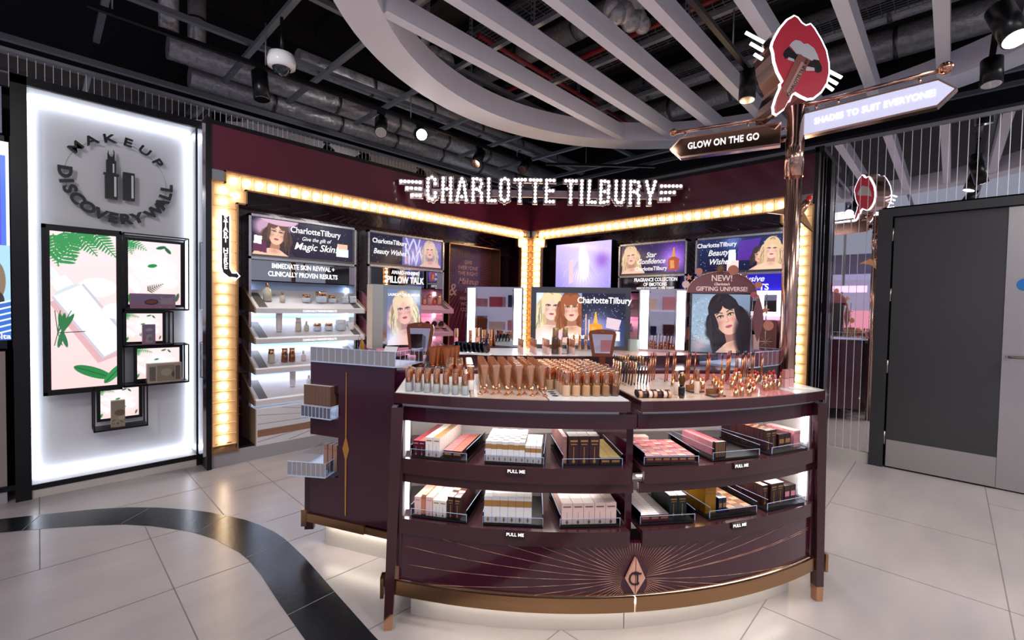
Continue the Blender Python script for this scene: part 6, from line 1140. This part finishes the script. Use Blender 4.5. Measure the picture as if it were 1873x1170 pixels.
MB_ = MB(); cardp = item('price_card', 'white printed card at the outer front corner of the pink tray', 'card', G(.93, .01, TT), GA-.3, None, (('card', MB().box(-.06, .06, -.03, .03, 0, .002), WHT),))
# ---- on the rear tray and rear counter
def on(x, y, z): v = pl(x, y, 2, z); return v
def hgt(x, yb, yt, z): 
    v = on(x, yb, z); d = ray(x, yt); t = (v.x*_f.x+v.y*_f.y)/(d.x*_f.x+d.y*_f.y); return CH+d.z*t-z
cp = item('compact', 'x', 'compact', (0, 0, 0), GA, None, (('case', MB().cyl((0, -.006, .036), (0, .006, .036), .036, n=24), BLKG), ('rim', MB().cyl((0, -.0015, .036), (0, .0015, .036), .0368, n=24), NAVY)))
cp.rotation_euler = (-.25, 0, GA+.9); pos = [(on(838+7.6*i, 643+.3*i, TZ+.004), i, 0) for i in range(8)]
grid(cp, pos, lambda c, r: 'round black compact leaning in the white rack, %s from the hand mirror' % ORD[c], 'black compacts in a rack')
p0, p1 = on(834, 646, TZ), on(896, 650, TZ); rk = thing('compact_rack', 'low white rack under the black compacts', 'rack', p0, math.atan2((p1-p0).y, (p1-p0).x)); MB().box(-.01, (p1-p0).length, -.01, .06, 0, .005).box(-.01, (p1-p0).length, -.012, -.01, 0, .012).build('rack_base', WHITE, rk)
wn = item('lip_gloss', 'x', 'lip gloss', (0, 0, 0), GA, None, (('glass', MB().lathe([(.008, 0), (.009, .003), (.009, .045), (.007, .048)], n=12), mat('rose_glass', 'd0a49a', .15)), ('cap', MB().lathe([(.0085, .047), (.0088, .05), (.0088, .098), (.008, .1)], n=12), COPPER)))
pos = [(G(-.33+.088*c, -.94-.042*r, TZ), c, r) for c in range(5) for r in range(5)]
grid(wn, pos, lambda c, r: 'slim copper capped gloss behind the tubes, %s file, %s' % (ORD[c], rowname(r)), 'slim copper capped glosses')
for i, (x, yb, yt, m_) in enumerate(((834, 636, 600, PINKG), (860, 634, 603, BROZ), (872, 634, 600, PEACH), (885, 634, 603, WINE), (897, 635, 603, BROZ), (878, 625, 594, PINKC), (891, 625, 594, CORAL), (904, 625, 595, PINKC), (919, 625, 592, PEACH))):
    v = on(x, yb, TZ); h = max(.05, hgt(x, yb, yt, TZ)); h = min(h, .16)
    item('lip_gloss_bottle', 'tall gloss bottle with copper cap near the lighted mirror, %s from the compacts' % ORD[i], 'gloss bottle', v, GA, 'tall gloss bottles by the lighted mirror', (('glass', MB().lathe([(.013, 0), (.014, .004), (.014, h*.5), (.012, h*.52)], n=16), m_), ('cap', MB().lathe([(.0135, h*.52), (.014, h*.55), (.014, h*.98), (.013, h)], n=16), COPPER)))
for i, (x, m_, lab) in enumerate(((1015, mat('brown_spray', '4a2a1e', .1, coat=.5), 'dark brown setting spray bottle with gold cap'), (1033, GLASS, 'clear setting spray bottle with gold cap and diamond'))):
    v = on(x, 647, TZ); h = hgt(x, 647, 599, TZ); t = item('spray_bottle', lab, 'spray bottle', v, GA, None, (('bottle', MB().lathe([(.022, 0), (.0245, .004), (.0245, h*.62), (.022, h*.64)], n=24), m_), ('cap', MB().lathe([(.0215, h*.64), (.022, h*.66), (.022, h*.99), (.021, h)], n=24), mat('pale_gold_cap', 'c9a67c', .2, .9))))
    if i: MB().prism([(0, .03), (.007, .048), (0, .066), (-.007, .048)], -.026, -.025, 'xz').build('diamond_mark', NAVY, t)
for i, x in enumerate((1049, 1060, 1071)):
    v = on(x, 641, TZ); h = min(.12, hgt(x, 641, 612, TZ)); item('perfume_bottle', 'curvy gold miniature bottle next to the clear spray, %s of three' % ORD[i], 'perfume bottle', v, GA, 'curvy gold miniature bottles', (('body', MB().lathe([(.010, 0), (.014, h*.15), (.009, h*.45), (.013, h*.62), (.006, h*.78)], n=14), COPPER), ('stopper', MB().lathe([(.005, h*.78), (.009, h*.86), (.007, h*.97), (.001, h)], n=12), GOLD)))
v = on(1003, 636, TZ); item('compact', 'round gold compact standing open left of the dark spray bottle', 'compact', v, GA, None, (('base', MB().cyl((0, 0, 0), (0, 0, .008), .034, n=24), COPPER), ('lid', MB().cyl((0, .03, .04), (0, .036, .04), .036, n=24), COPPER)))
# hand mirrors on stands
CASE = mat('bronze_case', '7c4532', .22, .6)
def hand_mirror(loc, h, label, rz, tiltx, w=.15):
    t = thing('hand_mirror', label, 'hand mirror', loc, rz, 'bronze hand mirrors on the counter'); hm = h*.76; zb = h-hm
    MB().lathe([(.045, 0), (.045, .006), (.012, .014)], n=24).build('foot', CASE, t)
    MB().prism([(-.018, .008), (.018, .008), (.022, zb+.03), (-.022, zb+.03)], -.006, .006, 'xz').build('handle', CASE, t)
    P = [(-w*.36, zb), (w*.36, zb), (w*.5, h*.86), (w*.46, h*.95), (w*.2, h*.99), (0, h), (-w*.2, h*.99), (-w*.46, h*.95), (-w*.5, h*.86)]
    fo_ = MB(); fo_.x = Matrix.Translation((0, 0, zb)) @ Matrix.Rotation(tiltx, 4, 'X') @ Matrix.Translation((0, 0, -zb)); fo_.prism(P, -.008, .008, 'xz'); fr_ = fo_.build('frame', CASE, t)
    g_ = MB(); g_.x = fo_.x; g_.prism([(-w*.27, zb+.022), (w*.27, zb+.022), (w*.38, h*.86), (-w*.38, h*.86)], -.0095, -.008, 'xz'); g_.build('glass', MIRROR, fr_)
    t_ = text('CT', .012, GOLDP, fr_, 0, -.010, h*.93, 'monogram', .001)
hl_ = hgt(764, 668, 588, 1.09); hand_mirror(on(767, 668, BH), hl_, 'bronze hand mirror with shaped frame, tilted beside the brown tubes', GA-.15, -.12, .165)
hand_mirror(on(1101, 668, BH), hgt(1101, 668, 602, BH), 'bronze hand mirror with shaped frame, between the foundations and pencils', GA-.2, -.12, .175)
bt = item('cosmetic_tube', 'x', 'tube', (0, 0, 0), GA, None, (('tube', tube_mesh(.115, .018, .052), BROZ), ('cap', MB().lathe([(.015, 0), (.016, .018)], n=14), BROZ)))
pos = [(on(791+8*(i % 3)+26*(i//3), 672-1.5*(i % 3), BH), i, 0) for i in range(6)]
grid(bt, pos, lambda c, r: 'large bronze tube next to the tilted hand mirror, %s in the group' % ORD[c], 'large bronze tubes')
# perfume by the mirrored tray
v = EW(.27, .12, 1.112); pb = item('perfume_bottle', 'amber faceted perfume bottle with pointed stopper on the mirrored tray', 'perfume bottle', v, GA, None, (('bottle', MB().lathe([(.026, 0), (.03, .004), (.033, .05), (.02, .062), (.01, .066)], n=6), AMBER), ('stopper', MB().lathe([(.012, .066), (.016, .075), (.010, .11), (.001, .135)], n=6), AMBER)))
v = EW(.22, .16, 1.112); item('perfume_bottle', 'slim black and clear pointed bottle behind the amber perfume', 'perfume bottle', v, GA, None, (('bottle', MB().lathe([(.012, 0), (.012, .06), (.009, .07)], n=6), BLKG), ('stopper', MB().lathe([(.012, .07), (.016, .09), (.008, .13), (.001, .15)], n=6), GLASS)))
v = EW(.10, .12, 1.112); item('sample_carton', 'low lilac sample carton left of the amber perfume', 'carton', v, rze, None, (('carton', MB().box(0, .10, 0, .06, 0, .022), mat('lilac_print', '9c8fb0', .3)),))
v = EW(.37, .16, 1.112); item('leaflet_stand', 'white leaflet on a slanted stand beside the amber perfume', 'leaflet', v, rze, None, (('leaflet', MB().add([(0, 0, 0), (.09, 0, 0), (.09, .05, .085), (0, .05, .085)], [(0, 1, 2, 3)]), WHT), ('support', MB().add([(.09, 0, 0), (.094, 0, 0), (.094, .055, .09), (.09, .055, .09)], [(0, 1, 2, 3)]), GOLD)))
# on the right half of the rear tray
def stand(name, x, yb, yt, w, label, cat, m_, capm=None, kind='box', d=.02):
    v = on(x, yb, TZ); h = max(.03, min(.17, hgt(x, yb, yt, TZ)))
    if kind == 'box': ps = (('body', MB().box(-w/2, w/2, 0, d, 0, h*.62 if capm else h), m_),)+((('cap', MB().box(-w/2, w/2, 0, d, h*.62, h), capm),) if capm else ())
    elif kind == 'tube': ps = (('tube', tube_mesh(h, w*.4, w), m_), ('cap', MB().lathe([(w*.33, 0), (w*.34, .018)], n=14), capm or COPPER))
    else: ps = (('body', MB().lathe([(w*.47, 0), (w*.5, .003), (w*.5, h*.55), (w*.42, h*.57)], n=14), m_), ('cap', MB().lathe([(w*.46, h*.57), (w*.46, h)], n=14), capm or COPPER))
    return item(name, label, cat, v, GA, None, ps)
stand('eyeshadow_case', 1162, 642, 621, .085, 'grey green slanted case right of the second hand mirror', 'case', mat('sage_case', '9db0a6', .3), None, 'box', .05)
stand('lip_gloss_bottle', 1178, 640, 604, .024, 'tall peach gloss bottle by the lighted mirror', 'gloss bottle', PEACH, COPPER, 'rnd'); stand('lip_gloss_bottle', 1184, 639, 604, .022, 'tall bronze gloss bottle next to the peach one', 'gloss bottle', BROZ, COPPER, 'rnd')
for i, (x, m_) in enumerate(((1192, PINKC), (1200, BLUSH), (1207, PINKG), (1214, REDG))): stand('cosmetic_tube', x, 640, 606, .034, '%s tube with rosy print before the lighted mirror' % ('dusty pink', 'blush', 'bright pink', 'scarlet')[i], 'tube', m_, CORAL, 'tube')
stand('lip_gloss_bottle', 1222, 638, 604, .022, 'dark bronze gloss bottle between pink and red tubes', 'gloss bottle', mat('dark_bronze', '5a3626', .2, .6), COPPER, 'rnd')
for i, x in enumerate((1232, 1240)): stand('cosmetic_tube', x, 639, 604, .036, 'bright red tube, %s of the red pair' % ('first', 'second')[i], 'tube', REDG, REDG, 'tube')
stand('compact', 1248, 637, 620, .05, 'small round silver rose compact behind the pink case', 'compact', mat('silver_rose', 'b9a49e', .15, .9), None, 'rnd')
stand('eyeshadow_case', 1261, 641, 621, .055, 'dark mirrored case left of the lilac case', 'case', mat('smoky_case', '5a4a50', .15, .7), None, 'box'); stand('eyeshadow_case', 1270, 641, 622, .045, 'lilac case leaning by the arched poster', 'case', LILAC, None, 'box')
stand('perfume_carton', 1263, 632, 598, .05, 'copper coloured block carton in front of the arched poster', 'carton', BROZ, None, 'box'); stand('perfume_carton', 1276, 632, 598, .06, 'burnt orange block carton in front of the arched poster', 'carton', mat('burnt_orange', 'a8401c', .15, coat=.4), None, 'box')
stand('cosmetic_tube', 1296, 640, 600, .042, 'tall bronze tube in front of the poster face', 'tube', BROZ, GOLD, 'tube'); stand('lip_gloss_bottle', 1310, 638, 625, .024, 'short copper bottle right of the bronze tube', 'gloss bottle', COPPER, COPPER, 'rnd')
for i, x in enumerate((1337, 1342, 1347)): stand('lipstick_case', x, 634, 604, .022, 'tall lilac lipstick case, %s of three in front of the dark hair' % ORD[i], 'lipstick', LILAC, LILAC, 'rnd')
stand('lipstick_case', 1352, 634, 612, .022, 'lilac lipstick with pink bullet by the lilac cases', 'lipstick', LILAC, PINKG, 'rnd')
v = on(1385, 639, 1.19); stand('perfume_carton', 1383, 639, 612, .05, 'pale pink carton standing below the pointed oval', 'carton', mat('pale_pink_print', 'd9aaa8', .4), None, 'box')
# ---- bottles and jars on the wall shelves
def shelfy(z, y): return z+.045+(y-.03)*(.18/.37)+.001
def wjar(label, T0, x, zz, y, kind, m_, capm, grp):
    P = (T0[0]+x, T0[1]+y, shelfy(zz, y)-.001)
    if kind == 'jar': ps = (('glass', MB().lathe([(.026, 0), (.030, .004), (.030, .030), (.026, .034)], n=20), m_), ('lid', MB().lathe([(.026, .034), (.028, .036), (.028, .056), (.026, .058)], n=20), capm))
    elif kind == 'bigjar': ps = (('glass', MB().lathe([(.036, 0), (.042, .004), (.042, .045), (.036, .05)], n=20), m_), ('lid', MB().lathe([(.036, .05), (.038, .053), (.038, .08), (.036, .083)], n=20), capm))
    elif kind == 'bottle': ps = (('glass', MB().lathe([(.024, 0), (.028, .004), (.028, .08), (.012, .095), (.010, .1)], n=18), m_), ('cap', MB().lathe([(.012, .1), (.012, .125)], n=14), capm))
    elif kind == 'small': ps = (('glass', MB().lathe([(.015, 0), (.018, .004), (.018, .04), (.008, .05)], n=16), m_), ('cap', MB().lathe([(.007, .05), (.007, .07), (.004, .075)], n=12), capm))
    elif kind == 'serum': ps = (('glass', MB().lathe([(.020, 0), (.022, .003), (.022, .06), (.019, .062)], n=16), m_), ('cap', MB().lathe([(.019, .062), (.020, .065), (.020, .10)], n=16), capm))
    else: ps = (('tube', tube_mesh(.125, .02, .045), m_), ('cap', MB().lathe([(.017, 0), (.018, .018)], n=14), capm))
    o__ = item('skincare_bottle' if kind in ('bottle', 'small', 'serum') else 'cream_jar' if 'jar' in kind else 'cosmetic_tube', label, 'jar' if 'jar' in kind else 'bottle' if kind != 'tube' else 'tube', P, 0, grp, ps); o__.scale = (1.35, 1.35, 1.35); return o__
GJ = mat('greige_glass', 'c9bfae', .12, coat=.4); GJ2 = mat('pale_blue_glass', 'c6cfda', .1, coat=.4); T0 = (1.02, 4.55)
wjar('tall champagne bottle, first on the top skincare shelf', T0, .50, SHELF_Z[0], .17, 'bottle', GJ, ROSE, 'skincare on the top shelf'); wjar('small champagne bottle with round body on the top shelf', T0, .63, SHELF_Z[0], .15, 'small', GJ, ROSE, 'skincare on the top shelf')
for i, (x, k, c, lb) in enumerate(((.86, 'jar', COPPER, 'copper lidded jar left of the largest jar, top shelf'), (1.01, 'bigjar', COPPER, 'largest copper lidded cream jar, middle of the top shelf'), (1.13, 'jar', COPPER, 'copper lidded jar right of the largest jar, top shelf'), (1.27, 'jar', WHITE, 'white lidded jar near the dark card, top shelf'), (1.36, 'jar', WHITE, 'last white lidded jar on the top shelf'))): wjar(lb, T0, x, SHELF_Z[0], .16, k, GJ2, c, 'skincare on the top shelf')
for x, k, m_, c, lb in ((.60, 'tube', IVORY, WHITE, 'white tube, first on the second skincare shelf'), (.78, 'serum', GJ, mat('pale_cap', 'd8cfc6', .2, .4), 'champagne serum in clear sleeve on the second shelf'), (.86, 'small', GJ, WHITE, 'small dropper bottle on the second shelf'), (.97, 'jar', GJ2, COPPER, 'first copper lidded jar on the second shelf'), (1.09, 'jar', GJ2, COPPER, 'second copper lidded jar on the second shelf'), (1.22, 'bigjar', GJ2, WHITE, 'wide white lidded jar on the second shelf'), (1.34, 'serum', IVORY, WHITE, 'small white tub near the end of the second shelf')): wjar(lb, T0, x, SHELF_Z[1], .15, k, m_, c, 'skincare on the second shelf')
for x, k, m_, c, lb in ((.52, 'serum', GJ, COPPER, 'copper capped bottle, first on the third skincare shelf'), (.64, 'serum', mat('amber_brown', '8a5438', .15, .4), COPPER, 'brown serum bottle in the middle of the third shelf'), (.71, 'serum', MATS['amber_brown'], COPPER, 'brown serum bottle, last of the pair on the third shelf'), (.82, 'small', IVORY, WHITE, 'tiny white bottle on the third shelf')): wjar(lb, T0, x, SHELF_Z[2], .12, k, m_, c, 'skincare on the third shelf')
wjar('large white tube on the lowest skincare shelf', T0, .74, SHELF_Z[3], .18, 'tube', WHT, WHITE, 'skincare on the lowest shelf'); wjar('slim white tube beside the large one on the lowest shelf', T0, .90, SHELF_Z[3], .18, 'small', WHT, WHITE, 'skincare on the lowest shelf')
for i in range(10): wjar('blush toned bottle on the top pink shelf, %s from the poster stand' % ORD[i], T0, 1.85+.075*i, SHELF_Z[0], .16, ('small', 'serum')[i % 2], (PEACH, PINKC, CORAL)[i % 3], COPPER, 'bottles on the top pink shelf')
for i in range(4): P = (1.02+2.25+.11*i, 4.55+.14, shelfy(SHELF_Z[1], .14)); item('compact', 'open blush compact on the middle pink shelf, %s in line' % ORD[i], 'compact', P, 0, 'open blush compacts', (('base', MB().cyl((0, 0, 0), (0, 0, .01), .042, n=24), COPPER), ('powder', MB().cyl((0, 0, .01), (0, 0, .012), .034, n=24), (PEACH, BLUSH)[i % 2]), ('lid', MB().cyl((0, .04, .045), (0, .047, .047), .042, n=24), DBROWN)))
for r_ in range(2):
    for i in range(6): 
        P = (5.1+.15, 4.55-(1.48+.13*i), SHELF_Z[r_]+.105); item('perfume_bottle', 'perfume bottle on the %s fragrance shelf, %s in line' % (ORD[r_], ORD[i]), 'perfume bottle', P, -math.pi/2, 'perfumes on the fragrance shelves', (('bottle', MB().lathe([(.022, 0), (.026, .01), (.026, .055), (.01, .065)], n=8), (AMBER, PINKC, LILAC)[(i+r_) % 3]), ('stopper', MB().lathe([(.008, .065), (.012, .08), (.001, .105)], n=8), GOLD)))
